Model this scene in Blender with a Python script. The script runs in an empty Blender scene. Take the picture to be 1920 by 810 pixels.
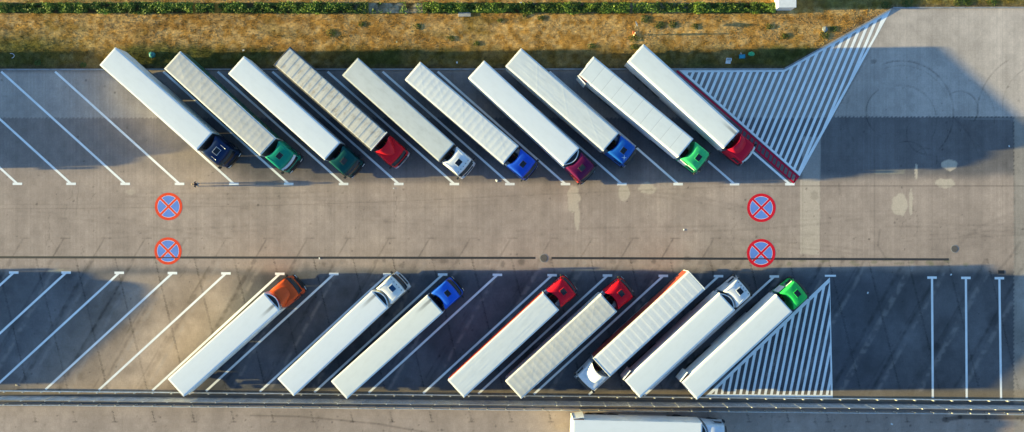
import bpy, bmesh, math, random
import numpy as np
from mathutils import Vector, Matrix

random.seed(7)
RNG = np.random.default_rng(11)
R = math.radians
H = 100.0            # camera height, metres
F = 1680.0           # focal length in photo pixels
SUN_EL = 6.63
SHADE_SLOPE = 0.014  # shadows run almost due +x

scene = bpy.context.scene
col = scene.collection


def W(px, py, z=0.0):
    """photo pixel -> world metres for a point at height z (nadir view)"""
    k = (H - z) / F
    return ((px - 960.0) * k, (405.0 - py) * k)


# ------------------------------------------------------------------ helpers
def tag(o, label=None, cat=None, group=None, kind=None):
    if label: o['label'] = label
    if cat: o['category'] = cat
    if group: o['group'] = group
    if kind: o['kind'] = kind
    return o


def empty(name, loc, rz=0.0):
    o = bpy.data.objects.new(name, None)
    o.empty_display_size = 0.3
    o.location = loc
    o.rotation_euler = (0, 0, rz)
    col.objects.link(o)
    return o


def obj_from(name, me, parent=None):
    o = bpy.data.objects.new(name, me)
    col.objects.link(o)
    if parent is not None: o.parent = parent
    return o


class MB:
    def __init__(self):
        self.v = []; self.f = []

    def add(self, vs, fs):
        n = len(self.v)
        self.v.extend([tuple(map(float, p)) for p in vs])
        self.f.extend([tuple(i + n for i in f) for f in fs])
        return self

    def box(self, x0, x1, y0, y1, z0, z1, b=0.0):
        if b <= 0:
            vs = [(x, y, z) for z in (z0, z1) for y in (y0, y1) for x in (x0, x1)]
            return self.add(vs, [(0, 2, 3, 1), (4, 5, 7, 6), (0, 1, 5, 4), (2, 6, 7, 3), (0, 4, 6, 2), (1, 3, 7, 5)])
        b = min(b, (x1 - x0) * .49, (y1 - y0) * .49, (z1 - z0) * .49)
        vs = []; idx = {}
        for sz in (0, 1):
            for sy in (0, 1):
                for sx in (0, 1):
                    X = (x0, x1)[sx]; Y = (y0, y1)[sy]; Z = (z0, z1)[sz]
                    ix = X + (b if sx == 0 else -b); iy = Y + (b if sy == 0 else -b); iz = Z + (b if sz == 0 else -b)
                    for a, p in (('x', (X, iy, iz)), ('y', (ix, Y, iz)), ('z', (ix, iy, Z))):
                        idx[(sx, sy, sz, a)] = len(vs); vs.append(p)
        g = lambda sx, sy, sz, a: idx[(sx, sy, sz, a)]
        fs = []
        for s in (0, 1):
            q = [g(s, 0, 0, 'x'), g(s, 1, 0, 'x'), g(s, 1, 1, 'x'), g(s, 0, 1, 'x')]; fs.append(q if s else q[::-1])
            q = [g(0, s, 0, 'y'), g(1, s, 0, 'y'), g(1, s, 1, 'y'), g(0, s, 1, 'y')]; fs.append(q[::-1] if s else q)
            q = [g(0, 0, s, 'z'), g(1, 0, s, 'z'), g(1, 1, s, 'z'), g(0, 1, s, 'z')]; fs.append(q if s else q[::-1])
        for s in (0, 1):
            for t in (0, 1):
                fs.append([g(0, s, t, 'y'), g(1, s, t, 'y'), g(1, s, t, 'z'), g(0, s, t, 'z')])
                fs.append([g(s, 0, t, 'x'), g(s, 1, t, 'x'), g(s, 1, t, 'z'), g(s, 0, t, 'z')])
                fs.append([g(s, t, 0, 'x'), g(s, t, 1, 'x'), g(s, t, 1, 'y'), g(s, t, 0, 'y')])
                for u in (0, 1):
                    pass
        for sx in (0, 1):
            for sy in (0, 1):
                for sz in (0, 1):
                    fs.append([g(sx, sy, sz, 'x'), g(sx, sy, sz, 'y'), g(sx, sy, sz, 'z')])
        return self.add(vs, fs)

    def tube(self, pts, r, n=8, caps=True):
        pts = [Vector(p) for p in pts]
        rs = r if isinstance(r, (list, tuple)) else [r] * len(pts)
        rings = []
        up = Vector((0, 0, 1))
        for i, p in enumerate(pts):
            d = (pts[min(i + 1, len(pts) - 1)] - pts[max(i - 1, 0)]).normalized()
            a = d.cross(up)
            if a.length < 1e-3: a = d.cross(Vector((1, 0, 0)))
            a.normalize(); b = a.cross(d)
            rings.append([p + (a * math.cos(t) + b * math.sin(t)) * rs[i] for t in [2 * math.pi * k / n for k in range(n)]])
        vs = [q for rg in rings for q in rg]; fs = []
        for i in range(len(rings) - 1):
            for k in range(n):
                fs.append((i * n + k, i * n + (k + 1) % n, (i + 1) * n + (k + 1) % n, (i + 1) * n + k))
        if caps:
            fs.append(tuple(range(n))[::-1]); fs.append(tuple((len(rings) - 1) * n + k for k in range(n)))
        return self.add(vs, fs)

    def lathe_y(self, prof, cx, cz, n=28):
        """profile [(y, r)] turned about an axis along y"""
        vs = []; fs = []
        for (y, r) in prof:
            for k in range(n):
                t = 2 * math.pi * k / n
                vs.append((cx + r * math.cos(t), y, cz + r * math.sin(t)))
        for i in range(len(prof) - 1):
            for k in range(n):
                fs.append((i * n + k, i * n + (k + 1) % n, (i + 1) * n + (k + 1) % n, (i + 1) * n + k))
        fs.append(tuple(range(n))); fs.append(tuple((len(prof) - 1) * n + k for k in range(n))[::-1])
        return self.add(vs, fs)

    def prism(self, poly, z0, z1):
        n = len(poly)
        vs = [(x, y, z0) for x, y in poly] + [(x, y, z1) for x, y in poly]
        fs = [tuple(range(n))[::-1], tuple(range(n, 2 * n))]
        fs += [(i, (i + 1) % n, n + (i + 1) % n, n + i) for i in range(n)]
        return self.add(vs, fs)

    def prism_y(self, poly_xz, y0, y1):
        n = len(poly_xz)
        vs = [(x, y0, z) for x, z in poly_xz] + [(x, y1, z) for x, z in poly_xz]
        fs = [tuple(range(n)), tuple(range(n, 2 * n))[::-1]]
        fs += [((i + 1) % n, i, n + i, n + (i + 1) % n) for i in range(n)]
        return self.add(vs, fs)

    def flat(self, poly, z):
        return self.add([(x, y, z) for x, y in poly], [tuple(range(len(poly)))])

    def mesh(self, name, smooth=False, angle=35):
        me = bpy.data.meshes.new(name)
        me.from_pydata(self.v, [], self.f)
        bm = bmesh.new(); bm.from_mesh(me)
        bmesh.ops.recalc_face_normals(bm, faces=bm.faces)
        bm.to_mesh(me); bm.free()
        if smooth:
            me.polygons.foreach_set('use_smooth', [True] * len(me.polygons))
            me.set_sharp_from_angle(angle=R(angle))
        return me

    def build(self, name, mat, parent=None, smooth=False, angle=35):
        me = self.mesh(name, smooth, angle)
        if mat: me.materials.append(mat)
        return obj_from(name, me, parent)


def grid_faces(nu, nv):
    i = np.arange(nu - 1)[:, None] * nv + np.arange(nv - 1)[None, :]
    i = i.ravel()
    return np.stack([i, i + nv, i + nv + 1, i + 1], 1)


def np_mesh(name, verts, faces, smooth=False):
    me = bpy.data.meshes.new(name)
    k = faces.shape[1]
    me.vertices.add(len(verts)); me.vertices.foreach_set('co', verts.astype(np.float32).ravel())
    me.loops.add(faces.size); me.loops.foreach_set('vertex_index', faces.astype(np.int32).ravel())
    me.polygons.add(len(faces)); me.polygons.foreach_set('loop_start', (np.arange(len(faces)) * k).astype(np.int32))
    me.update(calc_edges=True)
    me.validate()
    if smooth: me.polygons.foreach_set('use_smooth', [True] * len(me.polygons))
    return me


def point_colors(me, rgb):
    a = me.attributes.new('tone', 'FLOAT_COLOR', 'POINT')
    c = np.ones((len(rgb), 4), np.float32); c[:, :3] = rgb
    a.data.foreach_set('color', c.ravel())


# value noise -------------------------------------------------------------
def vnoise(x, y, s, seed):
    g = np.random.default_rng(seed).random((257, 257)).astype(np.float32)
    x = x / s + 1000.37; y = y / s + 1000.73
    xi = np.floor(x).astype(int); yi = np.floor(y).astype(int)
    fx = x - xi; fy = y - yi
    fx = fx * fx * (3 - 2 * fx); fy = fy * fy * (3 - 2 * fy)
    a = g[xi % 257, yi % 257]; b = g[(xi + 1) % 257, yi % 257]
    c = g[xi % 257, (yi + 1) % 257]; d = g[(xi + 1) % 257, (yi + 1) % 257]
    return (a * (1 - fx) + b * fx) * (1 - fy) + (c * (1 - fx) + d * fx) * fy


def fbm(x, y, s, seed, o=4):
    t = 0; w = 0; a = 1.0
    for i in range(o):
        t = t + a * vnoise(x, y, s / 2 ** i, seed + i); w += a; a *= .55
    return t / w


def sstep(a, b, x):
    t = np.clip((x - a) / (b - a), 0, 1)
    return t * t * (3 - 2 * t)


# ------------------------------------------------------------------ materials
class NT:
    def __init__(self, name):
        self.m = bpy.data.materials.new(name); self.m.use_nodes = True
        self.t = self.m.node_tree; self.n = self.t.nodes; self.l = self.t.links
        self.b = self.n['Principled BSDF']

    def node(self, typ, **kw):
        n = self.n.new(typ)
        for k, v in kw.items(): setattr(n, k, v)
        return n

    def math(self, op, a, b=None, clamp=False):
        n = self.node('ShaderNodeMath', operation=op); n.use_clamp = clamp
        for i, x in enumerate((a, b)):
            if x is None: continue
            if isinstance(x, (int, float)): n.inputs[i].default_value = x
            else: self.l.new(x, n.inputs[i])
        return n.outputs[0]

    def noise(self, vec, scale, detail=4, rough=.55):
        n = self.node('ShaderNodeTexNoise')
        n.inputs['Scale'].default_value = scale; n.inputs['Detail'].default_value = detail
        n.inputs['Roughness'].default_value = rough
        if vec is not None: self.l.new(vec, n.inputs['Vector'])
        return n.outputs['Fac']

    def ramp(self, fac, a, b, lo=0.0, hi=1.0):
        n = self.node('ShaderNodeMapRange'); n.interpolation_type = 'SMOOTHSTEP'
        self.l.new(fac, n.inputs[0])
        n.inputs[1].default_value = a; n.inputs[2].default_value = b
        n.inputs[3].default_value = lo; n.inputs[4].default_value = hi
        return n.outputs[0]

    def mix(self, fac, a, b, mode='MIX'):
        n = self.node('ShaderNodeMix', data_type='RGBA', blend_type=mode)
        if isinstance(fac, (int, float)): n.inputs[0].default_value = fac
        else: self.l.new(fac, n.inputs[0])
        for i, x in ((6, a), (7, b)):
            if isinstance(x, (tuple, list)): n.inputs[i].default_value = (*x[:3], 1)
            else: self.l.new(x, n.inputs[i])
        return n.outputs[2]

    def bump(self, h, strength, dist):
        n = self.node('ShaderNodeBump'); n.inputs['Strength'].default_value = strength
        n.inputs['Distance'].default_value = dist
        self.l.new(h, n.inputs['Height']); self.l.new(n.outputs[0], self.b.inputs['Normal'])

    def coord(self, k='Object'):
        return self.node('ShaderNodeTexCoord').outputs[k]

    def base(self, x):
        if isinstance(x, (tuple, list)): self.b.inputs['Base Color'].default_value = (*x[:3], 1)
        else: self.l.new(x, self.b.inputs['Base Color'])


def srgb(r, g, b):
    f = lambda c: (c / 255 / 12.92) if c <= 10 else ((c / 255 + .055) / 1.055) ** 2.4
    return (f(r), f(g), f(b))


_mats = {}
def paint(name, c, rough=.4, metal=0.0, dirt=.18, scale=3.0, spec=.5, coat=0.0):
    key = (name, c, rough, metal, dirt)
    if key in _mats: return _mats[key]
    t = NT(name)
    co = t.coord()
    n = t.noise(co, scale, 5, .6)
    d = t.ramp(n, .35, .75, 0, 1)
    dark = tuple(x * (1 - dirt * 1.6) + .02 * dirt for x in c)
    t.base(t.mix(d, c, dark))
    n2 = t.noise(co, scale * 7, 3)
    t.l.new(t.math('MULTIPLY_ADD', n2, .18) if False else t.ramp(n2, 0, 1, max(rough - .08, .02), min(rough + .12, 1)), t.b.inputs['Roughness'])
    t.b.inputs['Metallic'].default_value = metal
    t.b.inputs['Specular IOR Level'].default_value = spec
    t.b.inputs['Coat Weight'].default_value = coat
    t.b.inputs['Coat Roughness'].default_value = .08
    _mats[key] = t.m
    return t.m


M = {}
M['rubber'] = paint('tyre_rubber', (.018, .018, .019), .85, dirt=.3)
M['rim'] = paint('wheel_rim', (.45, .45, .46), .4, .6)
M['chassis'] = paint('chassis_black', (.022, .023, .026), .6, dirt=.3)
M['plastic'] = paint('dark_plastic', (.016, .018, .022), .55, dirt=.2)
M['glass'] = paint('dark_glass', (.008, .012, .018), .06, dirt=.05, spec=.6)
M['hatch'] = paint('roof_hatch_glass', (.010, .014, .020), .25, dirt=.1)
M['bluehatch'] = paint('blue_hatch_glass', (.012, .055, .13), .25, dirt=.1)
M['alu'] = paint('bare_aluminium', (.55, .56, .58), .35, .85)
M['galv'] = paint('galvanised_steel', (.55, .57, .60), .42, .2, dirt=.25)
M['galvpost'] = paint('galvanised_post', (.50, .49, .46), .5, .0, dirt=.2)
M['panel'] = paint('grey_fence_panel', (.56, .57, .60), .5, .0, dirt=.3, scale=1.1)
M['whitepaint'] = paint('white_paint', (.74, .75, .75), .4, dirt=.08)
M['offwhite'] = paint('off_white_paint', (.66, .66, .63), .45, dirt=.14)
M['silver'] = paint('silver_paint', (.50, .52, .56), .4, .2, dirt=.1)
M['lamp_clear'] = paint('headlamp_glass', (.55, .57, .6), .1, .2, dirt=.05)
M['lamp_red'] = paint('tail_lamp_red', (.35, .01, .01), .2, dirt=.05)
M['lamp_amber'] = paint('beacon_amber', (.75, .32, .03), .25, dirt=.05)
M['hose_red'] = paint('air_hose_red', (.45, .03, .02), .5)
M['hose_yellow'] = paint('air_hose_yellow', (.6, .4, .03), .5)
M['gap_shade'] = paint('gap_shade_grey', (.07, .075, .085), .6)  # dark grey standing in for shade behind the cab
M['iron'] = paint('worn_cast_iron', (.12, .105, .095), .7)
M['brownplate'] = paint('brown_seal', (.16, .085, .05), .6)
M['redplate'] = paint('red_reflector', (.40, .02, .03), .4)


def ground_mat(name, fine=.10, bump=.25, paver=True, dist=.02):
    t = NT(name)
    a = t.node('ShaderNodeAttribute', attribute_name='tone').outputs['Color']
    co = t.coord()
    f = t.ramp(t.noise(co, 5.5, 6, .7), .25, .75, 1 - fine, 1 + fine)
    c = t.mix(1.0, a, f, 'MULTIPLY')
    if paver:
        br = t.node('ShaderNodeTexBrick', offset=.5)
        br.inputs['Scale'].default_value = 1.0
        br.inputs['Brick Width'].default_value = .21; br.inputs['Row Height'].default_value = .42
        br.inputs['Mortar Size'].default_value = .012
        br.inputs['Color1'].default_value = (1.03, 1.03, 1.03, 1); br.inputs['Color2'].default_value = (.97, .97, .97, 1)
        br.inputs['Mortar'].default_value = (.93, .93, .93, 1)
        t.l.new(co, br.inputs['Vector'])
        c = t.mix(1.0, c, br.outputs['Color'], 'MULTIPLY')
    t.base(c)
    t.b.inputs['Roughness'].default_value = .9
    t.b.inputs['Specular IOR Level'].default_value = .12
    t.bump(t.noise(co, 14, 4, .6), bump, dist)
    return t.m


def road_paint(name, c, wear=.5, under=(.13, .12, .12)):
    t = NT(name)
    co = t.coord()
    n = t.noise(co, 2.6, 7, .72)
    n2 = t.noise(co, 28, 3, .6)
    k = t.math('ADD', t.math('MULTIPLY', n, .65), t.math('MULTIPLY', n2, .35))
    w = t.ramp(k, .60 - .06 * wear, .76, 0, .9 * wear)
    g = t.ramp(t.noise(co, .8, 4), .3, .7, .88, 1.0)
    t.base(t.mix(w, t.mix(1.0, c, g, 'MULTIPLY'), under))
    t.b.inputs['Roughness'].default_value = .7
    t.b.inputs['Specular IOR Level'].default_value = .2
    return t.m


M['line'] = road_paint('white_road_paint', (.90, .90, .89), .30)
M['redline'] = road_paint('red_road_paint', (.52, .010, .045), .15)
M['ringorange'] = road_paint('faded_red_paint', (.82, .070, .026), .35)
M['ringred'] = road_paint('red_ring_paint', (.66, .010, .030), .22)
M['blue'] = road_paint('pale_blue_paint', (.13, .26, .70), .3)


def roof_mat(name, c, rust=0.0, seam=0.0, soot=None, dirt=.10, streak=0.0):
    t = NT(name)
    co = t.coord()
    sep = t.node('ShaderNodeSeparateXYZ'); t.l.new(co, sep.inputs[0])
    x, y = sep.outputs[0], sep.outputs[1]
    cmb = t.node('ShaderNodeCombineXYZ')
    t.l.new(t.math('MULTIPLY', x, .5), cmb.inputs[0]); t.l.new(y, cmb.inputs[1])
    n = t.noise(cmb.outputs[0], 1.3, 6, .65)
    out = t.mix(t.ramp(n, .40, .78, 0, dirt * 2.5), c, (c[0] * .55, c[1] * .54, c[2] * .50))
    # rain streaks that run along the roof
    cm2 = t.node('ShaderNodeCombineXYZ')
    t.l.new(t.math('MULTIPLY', x, .12), cm2.inputs[0]); t.l.new(t.math('MULTIPLY', y, 2.0), cm2.inputs[1])
    n2 = t.noise(cm2.outputs[0], 4.0, 5, .7)
    out = t.mix(t.ramp(n2, .5, .8, 0, .10 + streak), out, (c[0] * .6, c[1] * .6, c[2] * .58))
    if rust > 0:
        cm3 = t.node('ShaderNodeCombineXYZ')
        t.l.new(t.math('MULTIPLY', x, 1.6), cm3.inputs[0]); t.l.new(t.math('MULTIPLY', y, .75), cm3.inputs[1])
        n3 = t.noise(cm3.outputs[0], 1.25, 5, .6)
        out = t.mix(t.ramp(n3, .50, .72, 0, rust), out, (.20, .125, .07))
    if seam > 0:
        fr = t.math('FRACT', t.math('DIVIDE', t.math('ADD', x, 100 * seam + .02), seam))
        d = t.math('MULTIPLY', t.math('MINIMUM', fr, t.math('SUBTRACT', 1.0, fr)), seam)
        k = t.ramp(d, .014, .04, .32, 0)
        out = t.mix(k, out, (.20, .20, .20))
    if soot is not None:
        dy = t.math('ABSOLUTE', t.math('SUBTRACT', y, soot))
        a = t.ramp(dy, .05, .26, 1, 0)
        b = t.ramp(x, -2.6, -.15, 0, .8)
        k = t.math('MULTIPLY', t.math('MULTIPLY', a, b), t.ramp(n, .2, .7, .6, 1))
        out = t.mix(k, out, (.09, .085, .075))
    t.base(out)
    t.b.inputs['Roughness'].default_value = .55
    t.b.inputs['Specular IOR Level'].default_value = .3
    t.bump(t.noise(co, 3.2, 4, .6), .12, .02)
    return t.m


# ================================================================== GROUND
def img_to_grid(X, Y):
    return 960 + X * F / H, 405 - Y * F / H


def kerb_y(px):
    """photo row of the grass edge at photo column px"""
    px = np.asarray(px, float)
    y = np.where(px < 1470, 131.0, 131.0 - (px - 1470) * (131.0 - 15.5) / (1674 - 1470))
    return np.where(px > 1674, 15.5, y)


# far ground: one sheet to the horizon
me = MB().flat([(-3000, -3000), (3000, -3000), (3000, 3000), (-3000, 3000)], -.03).mesh('ground')
t = NT('far_ground_soil')
cc = t.coord()
nn = t.noise(cc, .02, 6, .6)
t.base(t.mix(t.ramp(nn, .35, .65), (.16, .13, .07), (.11, .12, .05)))
t.b.inputs['Roughness'].default_value = .95
t.b.inputs['Specular IOR Level'].default_value = .05
me.materials.append(t.m)
tag(obj_from('ground', me), kind='structure')

GX0, GX1, GY0, GY1, GS = -66.0, 66.0, -27.0, 25.5, .115
gx = np.arange(GX0, GX1, GS); gy = np.arange(GY0, GY1, GS)
XX, YY = np.meshgrid(gx, gy, indexing='ij')
PX, PY = img_to_grid(XX, YY)

big = fbm(XX, YY, 14, 21, 4)
med = fbm(XX, YY, 3.5, 31, 4)
fin = fbm(XX, YY, .7, 41, 3)
lng = fbm(XX * 1.0, YY * .18, 1.6, 51, 3)       # streaks up and down the picture
base = np.empty(XX.shape + (3,), np.float32)
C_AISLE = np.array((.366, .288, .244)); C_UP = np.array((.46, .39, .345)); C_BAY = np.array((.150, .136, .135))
C_LOW = np.array((.130, .124, .128)); C_LOW_LIT = np.array((.43, .325, .25)); C_EDGE = np.array((.36, .315, .275))
base[:] = C_AISLE


def blend(mask, c):
    m = np.clip(mask, 0, 1)[..., None]
    base[:] = base * (1 - m) + np.asarray(c) * m


saw = 1.2 * (np.floor(PX / 3.6) % 2)
blend((PY < 221 + saw) & (PX < 1560), C_UP * .86)
blend((PY < 218 + saw) & (PX >= 1400) , C_UP * .92)
blend(sstep(1640, 1700, PX) * (PY < 218 + saw), C_UP * 1.03)
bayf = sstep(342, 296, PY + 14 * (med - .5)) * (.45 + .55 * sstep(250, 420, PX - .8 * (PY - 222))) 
blend(bayf * (PY > 221 + saw), C_BAY)  # darker bay paving, faded out where sun falls: shade partly painted in
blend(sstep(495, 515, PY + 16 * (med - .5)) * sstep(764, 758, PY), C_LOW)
blend((PX > 1536) * (PY > 218 + saw) * sstep(344, 318, PY + 10 * (med - .5)), C_BAY * 1.05)  # right-hand bays likewise, shade painted into the dark paving
oil_shade = sstep(345, 470, PX + .5 * (PY - 600)) * sstep(1760, 1560, PX) * sstep(505, 530, PY) * sstep(745, 728, PY)
blend(oil_shade * .62, C_LOW * np.array((.55, .60, .70)))  # oil plus bluish shade between trucks, painted into the lower bays
oil_shade = sstep(330, 420, PX - .9 * (PY - 240)) * sstep(1470, 1380, PX - .8 * (PY - 240)) * sstep(131, 140, PY) * sstep(350, 335, PY)
blend(oil_shade * .6, C_BAY * np.array((.55, .60, .70)))  # upper bays the same: oil together with painted truck shade
blend(sstep(460, 330, PX + .5 * (PY - 600)) * sstep(60, 300, PX + .8 * (PY - 600)) * sstep(505, 520, PY) * sstep(745, 728, PY) * .9, C_LOW_LIT)  # sunlit left part of the lower bays painted lighter
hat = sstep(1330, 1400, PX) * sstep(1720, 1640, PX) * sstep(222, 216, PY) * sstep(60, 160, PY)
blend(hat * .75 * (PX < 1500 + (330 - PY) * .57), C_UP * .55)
blend((PX > 1900 + 1.5 * (np.floor(PY / 4) % 2)) * (PY > 219) * .8, C_EDGE * .92)
base *= (.86 + .28 * big)[..., None]
low = sstep(495, 520, PY) * sstep(760, 745, PY)
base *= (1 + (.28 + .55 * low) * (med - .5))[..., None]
base *= (.86 + .28 * fin)[..., None]
base *= (.88 + .24 * lng)[..., None]
colr = np.random.default_rng(5).normal(0, 1, len(gx))[:, None] * (PY < 500)
base *= (1 + .035 * np.clip(colr, -2, 2) * (.4 + 1.2 * med))[..., None]


def region(px0, px1, py0, py1):
    x0, y1 = W(px0, py0); x1, y0 = W(px1, py1)
    i0 = max(int((x0 - GX0) / GS) - 1, 0); i1 = min(int((x1 - GX0) / GS) + 2, len(gx))
    j0 = max(int((y0 - GY0) / GS) - 1, 0); j1 = min(int((y1 - GY0) / GS) + 2, len(gy))
    return slice(i0, max(i1, i0)), slice(j0, max(j1, j0))


def stroke(pts, w, k, soft=1.0, col=None, rag=.0, seed=0):
    """stain along a polyline given in photo pixels; k = darkening (or mix with col)"""
    pts = [np.array(p, float) for p in pts]
    for a, b in zip(pts[:-1], pts[1:]):
        s = region(min(a[0], b[0]) - w - soft - 2, max(a[0], b[0]) + w + soft + 2, min(a[1], b[1]) - w - soft - 2, max(a[1], b[1]) + w + soft + 2)
        px, py = PX[s], PY[s]
        if px.size == 0: continue
        d = b - a; L2 = max((d ** 2).sum(), 1e-6)
        tt = np.clip(((px - a[0]) * d[0] + (py - a[1]) * d[1]) / L2, 0, 1)
        dist = np.hypot(px - a[0] - tt * d[0], py - a[1] - tt * d[1])
        m = sstep(w / 2 + soft, max(w / 2 - soft * .5, 0), dist)
        if rag > 0: m = m * (1 - rag + rag * sstep(.35, .65, vnoise(px, py, 7, 77 + seed)))
        if col is None: base[s] *= (1 - k * m)[..., None]
        else: base[s] = base[s] * (1 - k * m[..., None]) + np.array(col) * (k * m)[..., None]


def blob(cx, cy, rx, ry, k, col=None, seed=0, rect=False, rag=.6, soft=.15):
    s = region(cx - rx * 1.8 - 3, cx + rx * 1.8 + 3, cy - ry * 1.8 - 3, cy + ry * 1.8 + 3)
    px, py = PX[s], PY[s]
    if px.size == 0: return
    u = (px - cx) / rx; v = (py - cy) / ry
    d = np.maximum(abs(u), abs(v)) if rect else np.hypot(u, v)
    sc = max(2.5, min(rx, ry) * .8)
    d = d + rag * (fbm(px, py, sc, 300 + seed, 3) - .5)
    m = sstep(1 + soft, 1 - soft, d)
    if col is None: base[s] *= (1 - k * m)[..., None]
    else: base[s] = base[s] * (1 - k * m[..., None]) + np.array(col) * (k * m)[..., None]


PALE = (.54, .45, .36)
# repair patches in paler concrete
for a in ((1076, 372, 11, 26), (1082, 408, 5, 22), (1170, 361, 11, 15), (1214, 353, 15, 10), (1687, 386, 14, 21),
          (1772, 343, 20, 8), (1780, 310, 16, 10), (1708, 378, 3.5, 24), (1718, 322, 3, 14)):
    blob(*a, .9, PALE, seed=int(a[0]), rag=.7, soft=.1)
blob(1519, 408, 18.5, 70, .8, (.53, .44, .36), seed=5, rect=True, rag=.10, soft=.02)
blob(1522, 298, 17, 42, .75, (.37, .33, .30), seed=6, rect=True, rag=.10, soft=.02)
blob(1527, 366, 8, 8, .5, (.30, .25, .2), seed=9)
blob(245, 360, 10, 5, .35, PALE, seed=8)
blob(1668, 322, 28, 4, .45, (.34, .31, .24), seed=12, rect=True, rag=.25)
blob(112, 508, 22, 3.2, .55, (.42, .38, .28), seed=13, rag=.4)
blob(1105, 506, 32, 2.6, .45, (.38, .34, .26), seed=14, rag=.4)
blob(1080, 800, 40, 10, .15, (.42, .31, .18), seed=15)
# long thin marks across the aisle
stroke([(0, 392), (300, 389), (480, 386), (760, 377), (960, 367), (1200, 357), (1400, 349), (1920, 349)], 1.2, .22, 1.0, rag=.4)
stroke([(0, 384), (480, 380)], 1.0, .10, 1.2)
stroke([(1430, 349), (1920, 349)], 1.6, .22, 1.0)
stroke([(150, 330), (145, 372), (143, 400)], 1.2, .2, 1.0)
stroke([(1573, 345), (1575, 365)], 2.5, .2, 1.5)
for x in (1505, 1538, 1640, 1778):
    stroke([(x, 300), (x, 480)], 1.0, .13, .8)
stroke([(1900, 230), (1904, 500)], 2.2, .3, 1.0, rag=.5)
stroke([(1800, 222), (1905, 224)], 1.4, .3, .6, col=(.45, .43, .40))
stroke([(1545, 217.5), (1900, 219)], .9, .25, .6)
# swept tyre arcs top right
def arc(cx, cy, r, a0, a1, w, k, ry=None):
    n = 26
    stroke([(cx + r * math.cos(R(a0 + (a1 - a0) * i / n)), cy - (ry or r) * math.sin(R(a0 + (a1 - a0) * i / n))) for i in range(n + 1)], w, min(.6, 1.15 * k), 1.3, rag=.55, seed=int(r))
arc(1690, 212, 98, -45, 112, 1.7, .30)
arc(1690, 215, 92, 10, 110, 1.2, .14)
arc(1690, 226, 66, -30, 100, 1.3, .20)
arc(1672, 210, 48, 120, 230, 1.6, .26)
arc(1668, 216, 82, 150, 215, 1.2, .15)
arc(1800, 205, 34, -40, 120, 1.8, .26)
arc(1790, 220, 75, -10, 70, 1.2, .16)
arc(1740, 250, 40, 150, 280, 1.3, .18)
arc(1700, 305, 40, 20, 110, 1.5, .22)
arc(1735, 300, 22, -20, 150, 1.2, .18)
arc(1950, 215, 118, 120, 178, 2.2, .17)
arc(1960, 200, 80, 120, 180, 1.8, .13)
arc(1700, 330, 140, 10, 55, 1.6, .14)
blob(1638, 115, 6, 4, .35, seed=31)
stroke([(1790, 465), (1835, 425), (1900, 400)], 5, .10, 3)
stroke([(1650, 430), (1646, 460), (1660, 482)], 2.5, .2, 1.5)
stroke([(1800, 444), (1830, 437), (1862, 446)], 3, .16, 2)
stroke([(1862, 520), (1895, 480), (1912, 455)], 4, .18, 2.5)
# faint turning tracks along the aisle
rt = random.Random(21)
for i in range(16):
    x0 = rt.uniform(-100, 1700); y0 = rt.uniform(355, 475); L_ = rt.uniform(150, 420); c1 = rt.uniform(-30, 30); c2 = rt.uniform(-14, 14)
    for off in (0, 9):
        stroke([(x0 + L_ * q / 8, y0 + off + c2 * q / 8 * 2 + c1 * (q / 8) ** 2) for q in range(9)], rt.uniform(1.5, 4), rt.uniform(.05, .13), 1.6, rag=.6, seed=i)
for i in range(14):
    x0 = rt.uniform(0, 1900); y0 = rt.uniform(350, 475)
    pts = [(x0, y0)]
    for q in range(7): pts.append((pts[-1][0] + rt.uniform(-7, 7), pts[-1][1] + rt.uniform(2, 12)))
    stroke(pts, .9, rt.uniform(.12, .25), .7)
# lower road tyre sweep, painted dark strip and faint streaks
stroke([(470, 779), (560, 781), (640, 788), (710, 795), (790, 809), (850, 822)], 2.4, .32, 1.3)
stroke([(1770, 787), (1800, 782), (1930, 783)], 7, .55, 2.0)  # cast shadow painted into the paving colour as a dark strip
for i in range(16):
    x = 20 + i * 118 + random.uniform(-30, 30)
    stroke([(x, 775), (x + random.uniform(-4, 4), 812)], random.uniform(1, 4), .10, 2)
# ghosts of an older, steeper marking: T ends and bay lines sandblasted away
for i in range(27):
    x = -30 + i * 76.2
    if x < 1440:
        kk = random.uniform(.2, .42)
        stroke([(x - 8, 446.5), (x + 9, 446.5)], 2.0, kk, 1.3, rag=.5, seed=i)
        stroke([(x - 4, 449), (x - 24, 483)], 2.2, kk, 1.3, rag=.4, seed=i)
    dark = random.uniform(.16, .38)
    o = random.uniform(-6, 6)
    stroke([(x - 26, 488), (x - 168, 738)], random.uniform(3, 7), dark, 3, rag=.6, seed=i + 40)
    stroke([(x - 16 + o, 494), (x - 150 + o, 730)], random.uniform(3, 8), .34, 4, col=(.36, .31, .28), rag=.8, seed=i + 80)
    if random.random() < .8:
        stroke([(x - 34 + o, 500), (x - 178 + o, 738)], 2.0, .22, 1.5, rag=.8, seed=i + 120)
# rows of short dark ticks
for i in range(-2, 27):
    x = 68 + i * 74.3; y = 487.0
    fade = .5 if 100 < x < 1500 else .42
    while y < 793:
        if not (732 < y < 772):
            stroke([(x - 1.2, y - 1.6), (x + 1.2, y + 1.5)], 1.5, min(.8, 1.5 * fade * random.uniform(.3, 1.0)), .7)
        x += .242 * 5.6; y += 5.6
    stroke([(x - 6, 791.5), (x + 3, 791.5)], 1.6, .40, .8)
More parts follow.
